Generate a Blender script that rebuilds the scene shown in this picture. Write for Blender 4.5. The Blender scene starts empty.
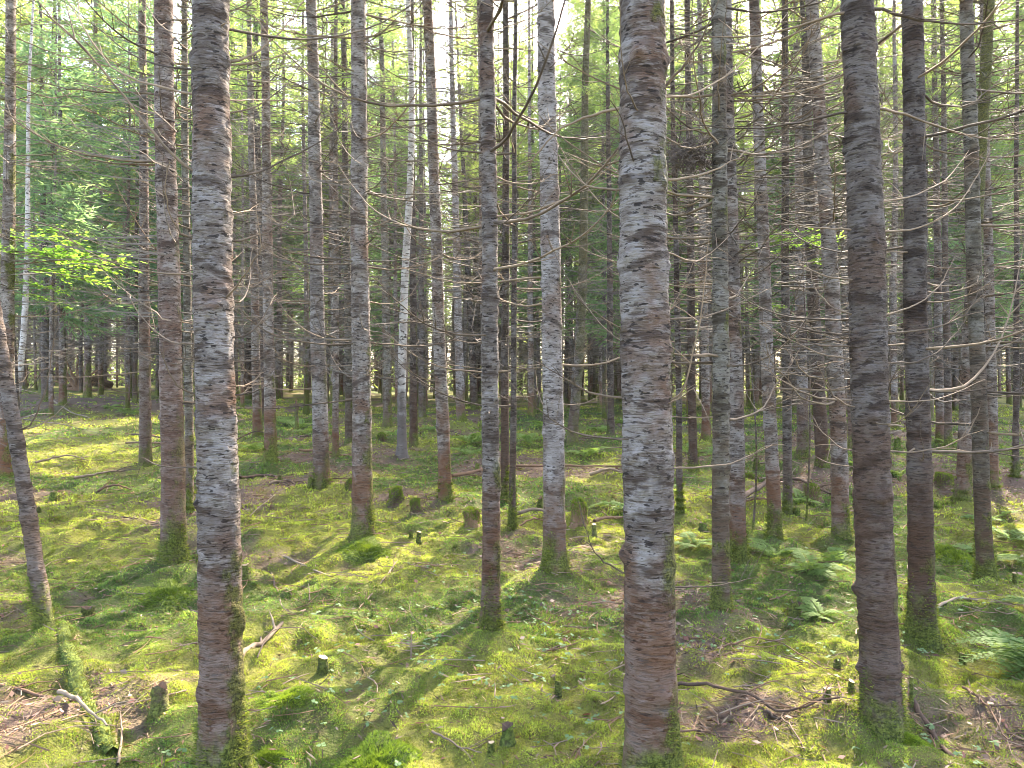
import bpy, math, random
import numpy as np
from mathutils import Vector, Euler

SEED = 7
rng = np.random.default_rng(SEED)
random.seed(SEED)
PI = math.pi
F = 769.0            # focal length in pixels of a 1024 wide frame
CX, CY = 512.0, 392.0
EYE = 1.6
SUN_AZ, SUN_EL = math.radians(27), math.radians(43)   # azimuth clockwise from +Y

scene = bpy.context.scene
COL = scene.collection

# ------------------------------------------------------------------ noise
_T = np.random.default_rng(99).random((256, 256))
def vnoise(x, y):
    x = np.asarray(x, float); y = np.asarray(y, float)
    xi = np.floor(x).astype(int); yi = np.floor(y).astype(int)
    fx = x - xi; fy = y - yi
    fx = fx*fx*(3-2*fx); fy = fy*fy*(3-2*fy)
    a = _T[xi & 255, yi & 255]; b = _T[(xi+1) & 255, yi & 255]
    c = _T[xi & 255, (yi+1) & 255]; d = _T[(xi+1) & 255, (yi+1) & 255]
    return (a*(1-fx)+b*fx)*(1-fy) + (c*(1-fx)+d*fx)*fy
def fbm(x, y, o=3):
    s = 0; a = 1; t = 0
    for k in range(o):
        s = s + a*vnoise(x*2**k+17.3*k, y*2**k+5.1*k); t += a; a *= .5
    return s/t
def sstep(a, b, x):
    t = np.clip((np.asarray(x, float)-a)/(b-a), 0, 1)
    return t*t*(3-2*t)

# ------------------------------------------------------------------ ground
BUMPS = []           # (x, y, height, radius) swellings of the forest floor at trunk feet
def gh0(x, y):
    x = np.asarray(x, float); y = np.asarray(y, float)
    z = 1.7*(1-np.exp(-np.clip(y-7, 0, None)/28))
    z = z + .035*np.clip(-x-4, 0, 16)*sstep(10, 26, y)
    z = z + (fbm(x*.45+3, y*.45+8)-.5)*.26 + (fbm(x*1.5+30, y*1.5)-.5)*.20
    return z
def gh(x, y):
    x = np.asarray(x, float); y = np.asarray(y, float)
    z = gh0(x, y)
    near = sstep(40, 14, y)
    z = z + near*((fbm(x*4.5+9, y*4.5, 2)-.5)*.15 + (vnoise(x*12, y*12)-.5)*.036)
    for bx, by, bh, br in BUMPS:
        d2 = ((x-bx)**2+(y-by)**2)/(br*br)
        z = z + bh*np.exp(-d2)
    return z
def hit(px, py):
    """the point of the forest floor seen at a place of the photograph"""
    lo, last = .6, None
    for Y in np.concatenate([np.arange(1.5, 20, .02), np.arange(20, 90, .1)]):
        X = (px-CX)/F*Y
        zr = EYE+(CY-py)/F*Y
        if zr <= float(gh0(X, Y)):
            return Vector((X, Y, float(gh0(X, Y))))
    return Vector(((px-CX)/F*60, 60, float(gh0((px-CX)/F*60, 60))))

PATCH = []
def litter(x, y):
    """0 moss .. 1 bare needle litter"""
    v = fbm(x*.8+41, y*.8+13, 4)
    for lx, ly, r, s in PATCH:
        v = v + (.45 if ly < 9 else 1.15)*s*np.exp(-((x-lx)**2+(y-ly)**2)/(r*r))
    v = v+.16*(fbm(x*5+3, y*5+60, 2)-.5)+.10*(vnoise(x*17, y*17+5)-.5)
    return sstep(.56, .75, v+ .02*sstep(9, 25, y))
def yellow(x, y):
    return sstep(.35, .68, fbm(x*.7+77, y*.7+52, 3))

# ------------------------------------------------------------------ mesh helpers
def make_mesh(name, V, polys, mats, smooth=False, pmat=None, col=None):
    """V (n,3); polys: list of int arrays (m,k); pmat: list of material indices per array"""
    me = bpy.data.meshes.new(name)
    V = np.asarray(V, np.float32)
    me.vertices.add(len(V)); me.vertices.foreach_set('co', V.ravel())
    loops = np.concatenate([np.asarray(p, np.int32).ravel() for p in polys])
    counts = np.concatenate([np.full(len(p), np.asarray(p).shape[1], np.int32) for p in polys])
    starts = np.concatenate([[0], np.cumsum(counts)[:-1]]).astype(np.int32)
    me.loops.add(len(loops)); me.loops.foreach_set('vertex_index', loops)
    me.polygons.add(len(counts)); me.polygons.foreach_set('loop_start', starts)
    if pmat is not None:
        mi = np.concatenate([np.full(len(p), k, np.int32) for p, k in zip(polys, pmat)])
        me.polygons.foreach_set('material_index', mi)
    me.polygons.foreach_set('use_smooth', np.full(len(counts), smooth, bool))
    if col is not None:
        at = me.color_attributes.new('tint', 'FLOAT_COLOR', 'POINT')
        c = np.ones((len(V), 4), np.float32); c[:, :3] = col
        at.data.foreach_set('color', c.ravel())
    me.update(calc_edges=True)
    for m in (mats if isinstance(mats, (list, tuple)) else [mats]):
        me.materials.append(m)
    return me

class Acc:
    def __init__(s): s.V = []; s.P = {}; s.n = 0
    def add(s, V, P, mi=0):
        P = np.asarray(P, np.int64)
        s.V.append(np.asarray(V, float)); s.P.setdefault((mi, P.shape[1]), []).append(P+s.n); s.n += len(V)
    def mesh(s, name, mats, smooth=False, col=None):
        keys = sorted(s.P)
        return make_mesh(name, np.concatenate(s.V), [np.concatenate(s.P[k]) for k in keys], mats, smooth, [k[0] for k in keys], col)

def tube(pts, rad, sides=6, cap=True, noise=0, r=None):
    pts = np.asarray(pts, float); n = len(pts)
    rad = np.broadcast_to(np.asarray(rad, float), (n,))
    T = np.gradient(pts, axis=0); T /= np.linalg.norm(T, axis=1, keepdims=True)+1e-9
    up = np.array([0, 0, 1.]) if abs(T[:, 2]).mean() < .8 else np.array([1., 0, 0])
    A = np.cross(T, up); A /= np.linalg.norm(A, axis=1, keepdims=True)+1e-9
    B = np.cross(A, T)
    th = np.linspace(0, 2*PI, sides, endpoint=False)
    R = np.repeat(rad[:, None], sides, 1)
    if noise and r is not None:
        R = R*(1+noise*(r.random((n, sides))-.5))
    V = pts[:, None]+R[..., None]*(np.cos(th)[None, :, None]*A[:, None]+np.sin(th)[None, :, None]*B[:, None])
    V = V.reshape(-1, 3)
    i = np.arange(n-1)[:, None]*sides; j = np.arange(sides)[None]; k = (j+1) % sides
    Q = np.stack([i+j, i+k, i+sides+k, i+sides+j], -1).reshape(-1, 4)
    return V, Q

def cards(P, D, L, W, r, flat=None):
    """narrow rhombic sprays of needles starting at P along D"""
    n = len(P)
    if flat is None:
        N = r.normal(size=(n, 3))
    else:
        N = r.normal(size=(n, 3))*flat+np.array([0, 0, 1.])
    S = np.cross(D, N); S /= np.linalg.norm(S, axis=1, keepdims=True)+1e-9
    L = np.broadcast_to(L, (n,))[:, None]; W = np.broadcast_to(W, (n,))[:, None]
    V = np.stack([P, P+D*L*.45+S*W*.5, P+D*L, P+D*L*.45-S*W*.5], 1).reshape(-1, 3)
    Q = np.arange(4*n).reshape(n, 4)
    return V, Q
def unit(a):
    return a/(np.linalg.norm(a, axis=-1, keepdims=True)+1e-9)

def blades(P, Nn, L, W, r, col, lean=.9):
    """single moss shoots: a narrow triangle each"""
    n = len(P); th = r.uniform(0, 2*PI, n); t = np.stack([np.cos(th), np.sin(th), np.zeros(n)], 1)
    D = unit(Nn+t*r.uniform(.1, lean, (n, 1))); S = unit(np.cross(D, r.normal(size=(n, 3))))
    L = np.broadcast_to(L, (n,))[:, None]; W = np.broadcast_to(W, (n,))[:, None]
    V = np.stack([P-S*W*.5, P+S*W*.5, P+D*L], 1).reshape(-1, 3)
    return V, np.arange(3*n).reshape(n, 3), np.repeat(col, 3, 0)

# ------------------------------------------------------------------ objects
def link(o): COL.objects.link(o); return o
def thing(name, label, cat, loc=(0, 0, 0), rz=0, group=None):
    o = link(bpy.data.objects.new(name, None)); o.empty_display_size = .2
    o.location = loc; o.rotation_euler = (0, 0, rz)
    o['label'] = label; o['category'] = cat
    if group: o['group'] = group
    return o
def part(name, me, parent, loc=(0, 0, 0), rot=(0, 0, 0), sc=1, label=None):
    o = link(bpy.data.objects.new(name, me)); o.parent = parent
    o.location = loc; o.rotation_euler = rot
    o.scale = (sc, sc, sc) if not isinstance(sc, tuple) else sc
    if label: o['label'] = label
    return o
def solo(name, me, label, cat, loc=(0, 0, 0), group=None):
    o = link(bpy.data.objects.new(name, me)); o.location = loc
    o['label'] = label; o['category'] = cat
    if group: o['group'] = group
    return o
def setting(name, me, kind, label=None, cat=None):
    o = link(bpy.data.objects.new(name, me)); o['kind'] = kind
    if label: o['label'] = label
    if cat: o['category'] = cat
    return o

# ------------------------------------------------------------------ materials
class NT:
    def __init__(s, name):
        s.m = bpy.data.materials.new(name); s.m.use_nodes = True
        s.t = s.m.node_tree; s.t.nodes.clear()
        s.out = s.t.nodes.new('ShaderNodeOutputMaterial')
    def n(s, typ, **kw):
        nd = s.t.nodes.new(typ)
        for k, v in kw.items(): setattr(nd, k, v)
        return nd
    def l(s, a, b): s.t.links.new(a, b)
    def put(s, sock, v):
        if hasattr(v, 'is_linked') or isinstance(v, bpy.types.NodeSocket): s.l(v, sock)
        else: sock.default_value = v
    def math(s, op, a, b=0., c=0.):
        nd = s.n('ShaderNodeMath', operation=op); s.put(nd.inputs[0], a); s.put(nd.inputs[1], b); s.put(nd.inputs[2], c)
        return nd.outputs[0]
    def ramp(s, v, a, b, inv=False):
        nd = s.n('ShaderNodeMapRange', interpolation_type='SMOOTHSTEP')
        s.put(nd.inputs[0], v); nd.inputs[1].default_value = a; nd.inputs[2].default_value = b
        nd.inputs[3].default_value, nd.inputs[4].default_value = (1, 0) if inv else (0, 1)
        return nd.outputs[0]
    def mix(s, f, a, b, mode='MIX'):
        nd = s.n('ShaderNodeMix', data_type='RGBA', blend_type=mode)
        s.put(nd.inputs[0], f)
        s.put(nd.inputs[6], a if not isinstance(a, tuple) else (*a, 1)); s.put(nd.inputs[7], b if not isinstance(b, tuple) else (*b, 1))
        return nd.outputs[2]
    def noise(s, vec, scale, detail=3, rough=.55, w=None, xyz=None):
        if xyz is not None:
            mp = s.n('ShaderNodeMapping'); s.l(vec, mp.inputs[0]); mp.inputs[3].default_value = xyz; vec = mp.outputs[0]
        nd = s.n('ShaderNodeTexNoise', noise_dimensions='4D' if w is not None else '3D')
        s.l(vec, nd.inputs['Vector']); nd.inputs['Scale'].default_value = scale
        nd.inputs['Detail'].default_value = detail; nd.inputs['Roughness'].default_value = rough
        if w is not None: s.put(nd.inputs['W'], w)
        return nd.outputs['Fac']
    def surf(s, col, rough=.85, bump=None, dist=.01, strength=.6, spec=.25):
        b = s.n('ShaderNodeBsdfPrincipled'); s.put(b.inputs['Base Color'], col if not isinstance(col, tuple) else (*col, 1))
        s.put(b.inputs['Roughness'], rough); b.inputs['Specular IOR Level'].default_value = spec
        if bump is not None:
            bn = s.n('ShaderNodeBump'); s.put(bn.inputs['Height'], bump); bn.inputs['Distance'].default_value = dist
            bn.inputs['Strength'].default_value = strength; s.l(bn.outputs[0], b.inputs['Normal'])
        s.l(b.outputs[0], s.out.inputs[0]); return b

def bark(name, light, mid, red, redtop=1.3, redamt=.8, mossamt=.8, pale=.3, blotch=.52):
    t = NT(name); co = t.n('ShaderNodeTexCoord').outputs['Object']
    rnd = t.n('ShaderNodeObjectInfo').outputs['Random']; W = t.math('MULTIPLY', rnd, 61.)
    sep = t.n('ShaderNodeSeparateXYZ'); t.l(co, sep.inputs[0]); z = sep.outputs[2]
    dark = tuple(.24*x+.16*y for x, y in zip(mid, red))
    patch = t.noise(co, 1, 5, .65, W, (9, 9, 14))
    c = t.mix(t.ramp(patch, .40, .60), mid, light)
    # big brown weathered blotches and the bands of old whorls
    big = t.noise(co, 1, 5, .62, W, (3.4, 3.4, 2.4))
    c = t.mix(t.math('MULTIPLY', t.ramp(big, .51, .56), blotch), c, dark)
    big2 = t.noise(co, 1, 4, .6, t.math('ADD', W, 9.), (2.5, 2.5, 2.0))
    c = t.mix(t.math('MULTIPLY', t.ramp(big2, .50, .62), .6), c, red)
    band = t.noise(co, 1, 4, .65, W, (2.2, 2.2, 8.))
    c = t.mix(t.math('MULTIPLY', t.ramp(band, .57, .61), .85), c, dark)
    ringw = t.math('ADD', t.math('MULTIPLY', z, 15.), t.math('ADD', t.math('MULTIPLY', t.noise(co, 1, 2, .5, W, (.9, .9, .9)), 14.), t.math('MULTIPLY', patch, 1.1)))
    ring = t.ramp(t.math('SINE', ringw), .90, .985)
    c = t.mix(t.math('MULTIPLY', t.math('MULTIPLY', ring, t.ramp(big2, .34, .5)), .8), c, dark)
    # flaky pale scales, fine fissures and lenticels, all stretched round the stem
    fl = t.noise(co, 1, 5, .7, W, (11, 11, 52))
    c = t.mix(t.math('MULTIPLY', t.ramp(fl, .54, .60), pale), c, tuple(min(.6, x*1.3) for x in light))
    fi = t.noise(co, 1, 4, .7, t.math('ADD', W, 3.), (14, 14, 84))
    c = t.mix(t.math('MULTIPLY', t.ramp(fi, .53, .585), .72), c, dark)
    dk = t.noise(co, 1, 2, .5, W, (26, 26, 72))
    c = t.mix(t.math('MULTIPLY', t.ramp(dk, .60, .64), .85), c, (.02, .015, .013))
    dk2 = t.noise(co, 1, 4, .7, W, (12, 12, 26))
    c = t.mix(t.math('MULTIPLY', t.ramp(dk2, .62, .68), .8), c, (.04, .03, .025))
    rf = t.math('ADD', t.math('MULTIPLY', z, -1/redtop), t.math('MULTIPLY', t.noise(co, 1, 5, .65, W, (5, 5, 5)), 1.7))
    c = t.mix(t.math('MULTIPLY', t.ramp(rf, -.1, .55), t.math('MULTIPLY', t.ramp(fi, .66, .5), t.math('MULTIPLY', t.math('ADD', .62, t.math('MULTIPLY', t.math('FRACT', t.math('MULTIPLY', rnd, 7.3)), .38)), redamt))), c, red)
    # moss and algae: low down, in patches, more on one flank
    ms = t.noise(co, 1, 5, .7, W, (4, 4, 3))
    side = t.math('MULTIPLY', sep.outputs[0], 1.5)
    mf = t.math('ADD', t.math('ADD', ms, side), t.math('MULTIPLY', t.ramp(z, 0., 1.2, True), .10))
    grain = t.noise(co, 70, 3, .7)
    mcol = t.mix(t.ramp(grain, .35, .65), (.025, .032, .008), (.13, .13, .028))
    c = t.mix(t.math('MULTIPLY', t.ramp(mf, .60, .70), mossamt), c, mcol)
    foot = t.math('ADD', t.math('MULTIPLY', z, -3.), t.math('MULTIPLY', ms, 4.5))
    c = t.mix(t.math('MULTIPLY', t.ramp(foot, 1.1, 1.9), .85), c, t.mix(t.ramp(grain, .35, .65), (.028, .04, .008), (.14, .16, .03)))
    br = t.n('ShaderNodeMapRange'); t.l(rnd, br.inputs[0]); br.inputs[3].default_value = .75; br.inputs[4].default_value = 1.15
    g = t.n('ShaderNodeCombineColor'); [t.l(br.outputs[0], g.inputs[k]) for k in range(3)]
    c = t.mix(1., c, g.outputs[0], 'MULTIPLY')
    h = t.math('ADD', t.math('MULTIPLY', fl, .6), t.math('ADD', t.math('MULTIPLY', fi, -.8), t.math('ADD', t.math('MULTIPLY', dk2, -.6), t.math('MULTIPLY', t.math('MULTIPLY', t.ramp(mf, .58, .72), grain), .8))))
    t.surf(c, .9, h, .03, 1., .12)
    return t.m
M = {}
M['grey'] = bark('grey_bark', (.24, .21, .195), (.15, .12, .103), (.12, .053, .026), 1.35, .95, pale=.34)
M['lilac'] = bark('pale_lilac_bark', (.27, .24, .23), (.19, .16, .147), (.108, .056, .032), 1.2, .9, .45, .28, .45)
M['mossy'] = bark('mossy_bark', (.18, .16, .14), (.11, .095, .07), (.09, .05, .03), 1.6, .7, .95, .2)
M['red'] = bark('reddish_bark', (.115, .097, .088), (.074, .057, .048), (.07, .037, .023), 2., .8, .5, .15, .6)
M['dark'] = bark('dark_bark', (.15, .13, .12), (.09, .07, .06), (.10, .06, .04), 1.5, .6, .4, .3)
M['scaly'] = bark('scaly_red_bark', (.23, .195, .18), (.145, .105, .088), (.115, .06, .04), 3., .6, .5, .4)

def birch_bark():
    t = NT('birch_bark'); co = t.n('ShaderNodeTexCoord').outputs['Object']
    sep = t.n('ShaderNodeSeparateXYZ'); t.l(co, sep.inputs[0])
    a = t.noise(co, 1, 3, .6, None, (9, 9, 26)); b = t.noise(co, 1, 3, .6, None, (5, 5, 5))
    c = t.mix(t.ramp(b, .4, .65), (.34, .31, .29), (.22, .185, .165))
    c = t.mix(t.ramp(a, .55, .63), c, (.05, .035, .03))
    low = t.math('ADD', t.math('MULTIPLY', sep.outputs[2], -.8), t.math('MULTIPLY', b, 3.))
    c = t.mix(t.math('MULTIPLY', t.ramp(low, -.3, 1.), .9), c, (.06, .045, .04))
    t.surf(c, .75, a, .006, .6); return t.m
M['birch'] = birch_bark()

def wood(name, a, b, scale=14):
    t = NT(name); co = t.n('ShaderNodeTexCoord').outputs['Object']
    rnd = t.n('ShaderNodeObjectInfo').outputs['Random']
    n = t.noise(co, scale, 3, .6, t.math('MULTIPLY', rnd, 40.))
    v = t.math('ADD', t.math('MULTIPLY', n, .9), t.math('MULTIPLY', rnd, .55))
    c = t.mix(t.ramp(v, .35, 1.05), a, b)
    t.surf(c, .85, t.noise(co, 60, 3), .004, .7, .2); return t.m
M['twig'] = wood('dead_twig', (.045, .032, .025), (.19, .135, .095))
M['deadwood'] = wood('dead_branchwood', (.06, .049, .042), (.155, .128, .108))
M['darktwig'] = wood('dark_twigs', (.028, .021, .018), (.085, .065, .055))
M['log'] = wood('fallen_wood', (.07, .048, .035), (.20, .15, .105), 8)
M['rot'] = wood('rotten_wood', (.05, .032, .024), (.15, .085, .05), 10)
M['cut'] = wood('cut_wood', (.24, .17, .10), (.38, .29, .19), 30)

def leafmat(name, a, b, trans, tr=.45, rough=.65, scale=1.5):
    t = NT(name); g = t.n('ShaderNodeNewGeometry'); co = g.outputs['Position']
    rnd = t.n('ShaderNodeObjectInfo').outputs['Random']
    n = t.noise(co, scale, 3, .6)
    v = t.math('ADD', t.math('MULTIPLY', n, .8), t.math('MULTIPLY', rnd, .35))
    isl = g.outputs['Random Per Island']
    v = t.math('ADD', v, t.math('MULTIPLY', isl, .25))
    f = t.ramp(v, .35, 1.0)
    c = t.mix(f, a, b)
    p = t.n('ShaderNodeBsdfPrincipled'); t.l(c, p.inputs['Base Color']); p.inputs['Roughness'].default_value = rough
    p.inputs['Specular IOR Level'].default_value = .15
    tl = t.n('ShaderNodeBsdfTranslucent'); t.l(t.mix(1., c, trans, 'MULTIPLY'), tl.inputs[0])
    mx = t.n('ShaderNodeMixShader'); mx.inputs[0].default_value = tr
    t.l(p.outputs[0], mx.inputs[1]); t.l(tl.outputs[0], mx.inputs[2]); t.l(mx.outputs[0], t.out.inputs[0])
    return t.m
M['needle'] = leafmat('spruce_needles', (.06, .10, .055), (.11, .145, .06), (2.7, 2.6, 1.4), .6)
M['young'] = leafmat('young_spruce_needles', (.055, .10, .065), (.10, .15, .07), (2.5, 2.5, 1.6), .6)
M['maple'] = leafmat('broadleaf_leaves', (.085, .17, .04), (.14, .23, .055), (2., 2.1, 1.), .6)
M['fern'] = leafmat('fern_leaves', (.10, .17, .05), (.15, .22, .07), (1.7, 1.6, .9), .5)
M['sorrel'] = leafmat('sorrel_leaves', (.06, .12, .045), (.11, .17, .08), (1.3, 1.3, .8), .3, .7)

def tinted(name, trans=.35, rough=.7):
    t = NT(name); at = t.n('ShaderNodeAttribute', attribute_name='tint')
    c = at.outputs['Color']
    p = t.n('ShaderNodeBsdfPrincipled'); t.l(c, p.inputs['Base Color']); p.inputs['Roughness'].default_value = rough
    p.inputs['Specular IOR Level'].default_value = .2
    tl = t.n('ShaderNodeBsdfTranslucent'); t.l(t.mix(1., c, (1.4, 1.35, .8), 'MULTIPLY'), tl.inputs[0])
    mx = t.n('ShaderNodeMixShader'); mx.inputs[0].default_value = trans
    t.l(p.outputs[0], mx.inputs[1]); t.l(tl.outputs[0], mx.inputs[2]); t.l(mx.outputs[0], t.out.inputs[0])
    return t.m
M['moss'] = tinted('moss_shoots', .35)
M['leaflit'] = tinted('leaf_litter', .15)

def ground_mat():
    t = NT('forest_floor'); co = t.n('ShaderNodeNewGeometry').outputs['Position']
    c = t.n('ShaderNodeAttribute', attribute_name='tint').outputs['Color']
    n1 = t.noise(co, 55, 4, .7); n2 = t.noise(co, 9, 4, .65); n3 = t.noise(co, 160, 2)
    c = t.mix(t.math('MULTIPLY', t.ramp(n2, .5, .66), .55), c, (.075, .05, .035))
    c = t.mix(t.math('MULTIPLY', t.ramp(n1, .52, .64), .5), c, (.035, .04, .015))
    c = t.mix(t.math('MULTIPLY', t.ramp(n3, .58, .7), .5), c, (.22, .17, .11))
    t.surf(c, .95, t.math('ADD', n1, t.math('MULTIPLY', n2, 2.)), .03, 1., .1); return t.m
M['ground'] = ground_mat()
def moss_solid():
    t = NT('moss_cover'); co = t.n('ShaderNodeNewGeometry').outputs['Position']
    n = t.noise(co, 45, 4, .7); n2 = t.noise(co, 6, 3)
    c = t.mix(t.ramp(n, .4, .65), (.035, .048, .012), (.11, .14, .028))
    c = t.mix(t.math('MULTIPLY', t.ramp(n2, .55, .7), .5), c, (.06, .04, .03))
    t.surf(c, .95, n, .02, 1., .1); return t.m
M['mosscover'] = moss_solid()

# ------------------------------------------------------------------ world, sun, camera
w = bpy.data.worlds.new('World'); scene.world = w; w.use_nodes = True
nt = w.node_tree; bg = nt.nodes['Background']
sky = nt.nodes.new('ShaderNodeTexSky'); sky.sky_type = 'NISHITA'; sky.sun_disc = False
sky.sun_elevation = SUN_EL; sky.sun_rotation = SUN_AZ; sky.air_density = 1.; sky.dust_density = 2.5; sky.ozone_density = 1.
nt.links.new(sky.outputs[0], bg.inputs[0]); bg.inputs[1].default_value = .15
sd = Vector((math.sin(SUN_AZ)*math.cos(SUN_EL), math.cos(SUN_AZ)*math.cos(SUN_EL), math.sin(SUN_EL)))
L = bpy.data.lights.new('sun', 'SUN'); L.energy = 3.9; L.angle = math.radians(.55); L.color = (1., .94, .82)
so = link(bpy.data.objects.new('sun', L)); so.rotation_euler = (-sd).to_track_quat('-Z', 'Y').to_euler(); so.location = sd*60
cam = bpy.data.cameras.new('camera'); cam.sensor_width = 36; cam.lens = F/1024*36; cam.clip_end = 2000; cam.clip_start = .05
co_ = link(bpy.data.objects.new('camera', cam)); co_.location = (0, 0, EYE)
co_.rotation_euler = (PI/2+math.atan((CY-384)/F), 0, 0)
scene.camera = co_
scene.view_settings.view_transform = 'Standard'; scene.view_settings.look = 'None'
scene.view_settings.exposure = 3.6; scene.view_settings.use_white_balance = True; scene.view_settings.white_balance_temperature = 7200; scene.view_settings.white_balance_tint = 13; scene.view_settings.gamma = 1; scene.view_settings.use_curve_mapping = False
scene.render.engine = 'CYCLES'
cy = scene.cycles
cy.use_denoising = True; cy.filter_width = .9; cy.max_bounces = 8; cy.diffuse_bounces = 4; cy.transmission_bounces = 4; cy.glossy_bounces = 2
cy.transparent_max_bounces = 4; cy.caustics_reflective = False; cy.caustics_refractive = False
cy.sample_clamp_indirect = 6

# ------------------------------------------------------------------ trunks, branches, crowns
def trunk_mesh(name, r0, H, axis, mat, sides, flare, seed, fine, ztop=None, warts=True):
    """a tapered stem along axis(z), swollen at the whorls and flared at the foot"""
    r = np.random.default_rng(seed)
    zs = [-.25]
    while zs[-1] < H-.05:
        z = zs[-1]; zs.append(z+(fine if z < 5 else max(fine, .35)))
    zs = np.array(zs)
    zz = np.clip(zs, 0, H)
    R = r0*(np.clip(1-zz/H, .004, 1))**.8 + r0*flare*np.exp(-np.clip(zs, -.05, None)/.13)
    whorl = np.cumsum(r.uniform(.28, .5, 60))
    for wz in whorl:
        R = R*(1+.045*np.exp(-((zs-wz)/.035)**2))
    th = np.linspace(0, 2*PI, sides, endpoint=False)
    C = np.stack([axis(z) for z in zs])
    u = th[None]*sides/(2*PI)*.35
    n = vnoise(u+seed % 50+np.zeros((len(zs), 1)), zs[:, None]*7+seed % 31)
    n = n-.5
    n2 = vnoise(np.cos(th)[None]*2+zs[:, None]*1.3+40, np.sin(th)[None]*2+seed % 17+zs[:, None]*.4)-.5
    n3 = (vnoise(np.cos(th)[None]*R[:, None]*45+90+seed % 7, zs[:, None]*60+np.sin(th)[None]*R[:, None]*45)-.5)*.010*(1 if fine < .03 else 0)
    RR = R[:, None]*(1+.05*n+.09*n2)+n3
    fl = flare*np.exp(-np.clip(zs, -.05, None)/.12)[:, None]
    ph = r.uniform(0, 6.28); k = r.integers(3, 5)
    RR = RR+r0*fl*.6*(np.cos(k*th+ph)[None]+.3*np.cos((k+2)*th)[None])
    if warts:
        for wz in whorl[whorl < 5]:
            for a in r.uniform(0, 2*PI, 4):
                d = (th[None]-a+PI) % (2*PI)-PI
                RR = RR+r0*.13*np.exp(-(d*r0/.02)**2-((zs[:, None]-wz-r.normal()*.02)/.022)**2)
    V = np.stack([C[:, None, 0]+RR*np.cos(th), C[:, None, 1]+RR*np.sin(th), C[:, None, 2]+0*RR], -1).reshape(-1, 3)
    nR = len(zs)
    i = np.arange(nR-1)[:, None]*sides; j = np.arange(sides)[None]; kk = (j+1) % sides
    Q = np.stack([i+j, i+kk, i+sides+kk, i+sides+j], -1).reshape(-1, 4)
    return make_mesh(name, V, [Q], mat, True)
def stem_r(r0, H, z): return r0*max(1-z/H, .004)**.8

def dead_branch(seed, L=1., r0=.008, twigs=6, sides=5, curl=1.):
    """a dead limb: out from the stem, sagging, then curling up at the tip; local +X is outward"""
    r = np.random.default_rng(seed); a = Acc()
    n = 12; s = np.linspace(0, 1, n)
    y = np.cumsum(r.normal(0, .007, n))*L + r.uniform(-.15, .15)*s**2*L
    z = (-r.uniform(.02, .14)*s + curl*r.uniform(.15, .55)*s**2.3)*L + np.cumsum(r.normal(0, .004, n))*L
    P = np.stack([s*L*(1-.12*s*curl), y, z], -1); P -= P[0]
    a.add(*tube(P, r0*(1-.78*s), sides))
    for k in range(twigs):
        t = r.uniform(.25, .95); i = int(t*(n-1)); p = P[i]; d = P[min(i+1, n-1)]-P[max(i-1, 0)]; d /= np.linalg.norm(d)
        sd_ = r.choice([-1, 1]); q = np.array([-d[1], d[0], r.uniform(-.3, .5)])*sd_
        q = d*.8+q*r.uniform(.5, 1.1); q /= np.linalg.norm(q)
        l = L*r.uniform(.08, .32)*(1.1-t*.6); ss = np.linspace(0, 1, 5)[:, None]
        T = p+q*l*ss+np.array([0, 0, r.uniform(-.05, .25)*l])*ss**2
        a.add(*tube(T, r0*.42*(1-.7*ss[:, 0]), 4))
    return a
M['darkbr'] = wood('dead_limb', (.045, .033, .026), (.17, .122, .085))
BR = [dead_branch(100+k, 1., .0068, 4+k % 6, 5, [1.2, .8, 1., .3, 1.4][k % 5]).mesh('dead_branch', M['darkbr'], True) for k in range(12)]
def stub(seed):
    r = np.random.default_rng(seed); s = np.linspace(0, 1, 4)
    P = np.stack([s*.09, r.normal(0, .004, 4), -.01*s+r.normal(0, .003, 4)], -1); P[0] = 0
    a = Acc(); a.add(*tube(P, .008*(1-.6*s), 5)); return a.mesh('branch_stub', M['twig'], True)
STUB = [stub(300+k) for k in range(4)]

def tangle(seed, z0, z1, n, Lmax=1.5):
    """all the fine dead limbs of one far stem"""
    r = np.random.default_rng(seed); a = Acc()
    for k in range(n):
        L = r.uniform(.5, Lmax); th = r.uniform(0, 2*PI); z = r.uniform(z0, z1)
        s = np.linspace(0, 1, 6); c, sn = math.cos(th), math.sin(th)
        def R3(P): return np.stack([P[:, 0]*c-P[:, 1]*sn, P[:, 0]*sn+P[:, 1]*c, P[:, 2]+z], -1)
        P = np.stack([s*L, np.cumsum(r.normal(0, .02, 6))*L, (-r.uniform(0, .2)*s+r.uniform(.0, .4)*s**2)*L], -1); P[0] = 0
        a.add(*tube(R3(P), .0085*(1-.75*s), 3))
        for j in range(r.integers(3, 7)):
            t = r.integers(1, 6); l = L*r.uniform(.12, .35); q = np.array([.7, r.choice([-1, 1])*r.uniform(.4, .9), r.uniform(-.3, .3)])
            T = np.stack([P[t], P[t]+q*l*.5+[0, 0, .02], P[t]+q*l]); a.add(*tube(R3(T), [.0045, .003, .0015], 3))
    return a.mesh('deadwood', M['deadwood'], False)

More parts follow.
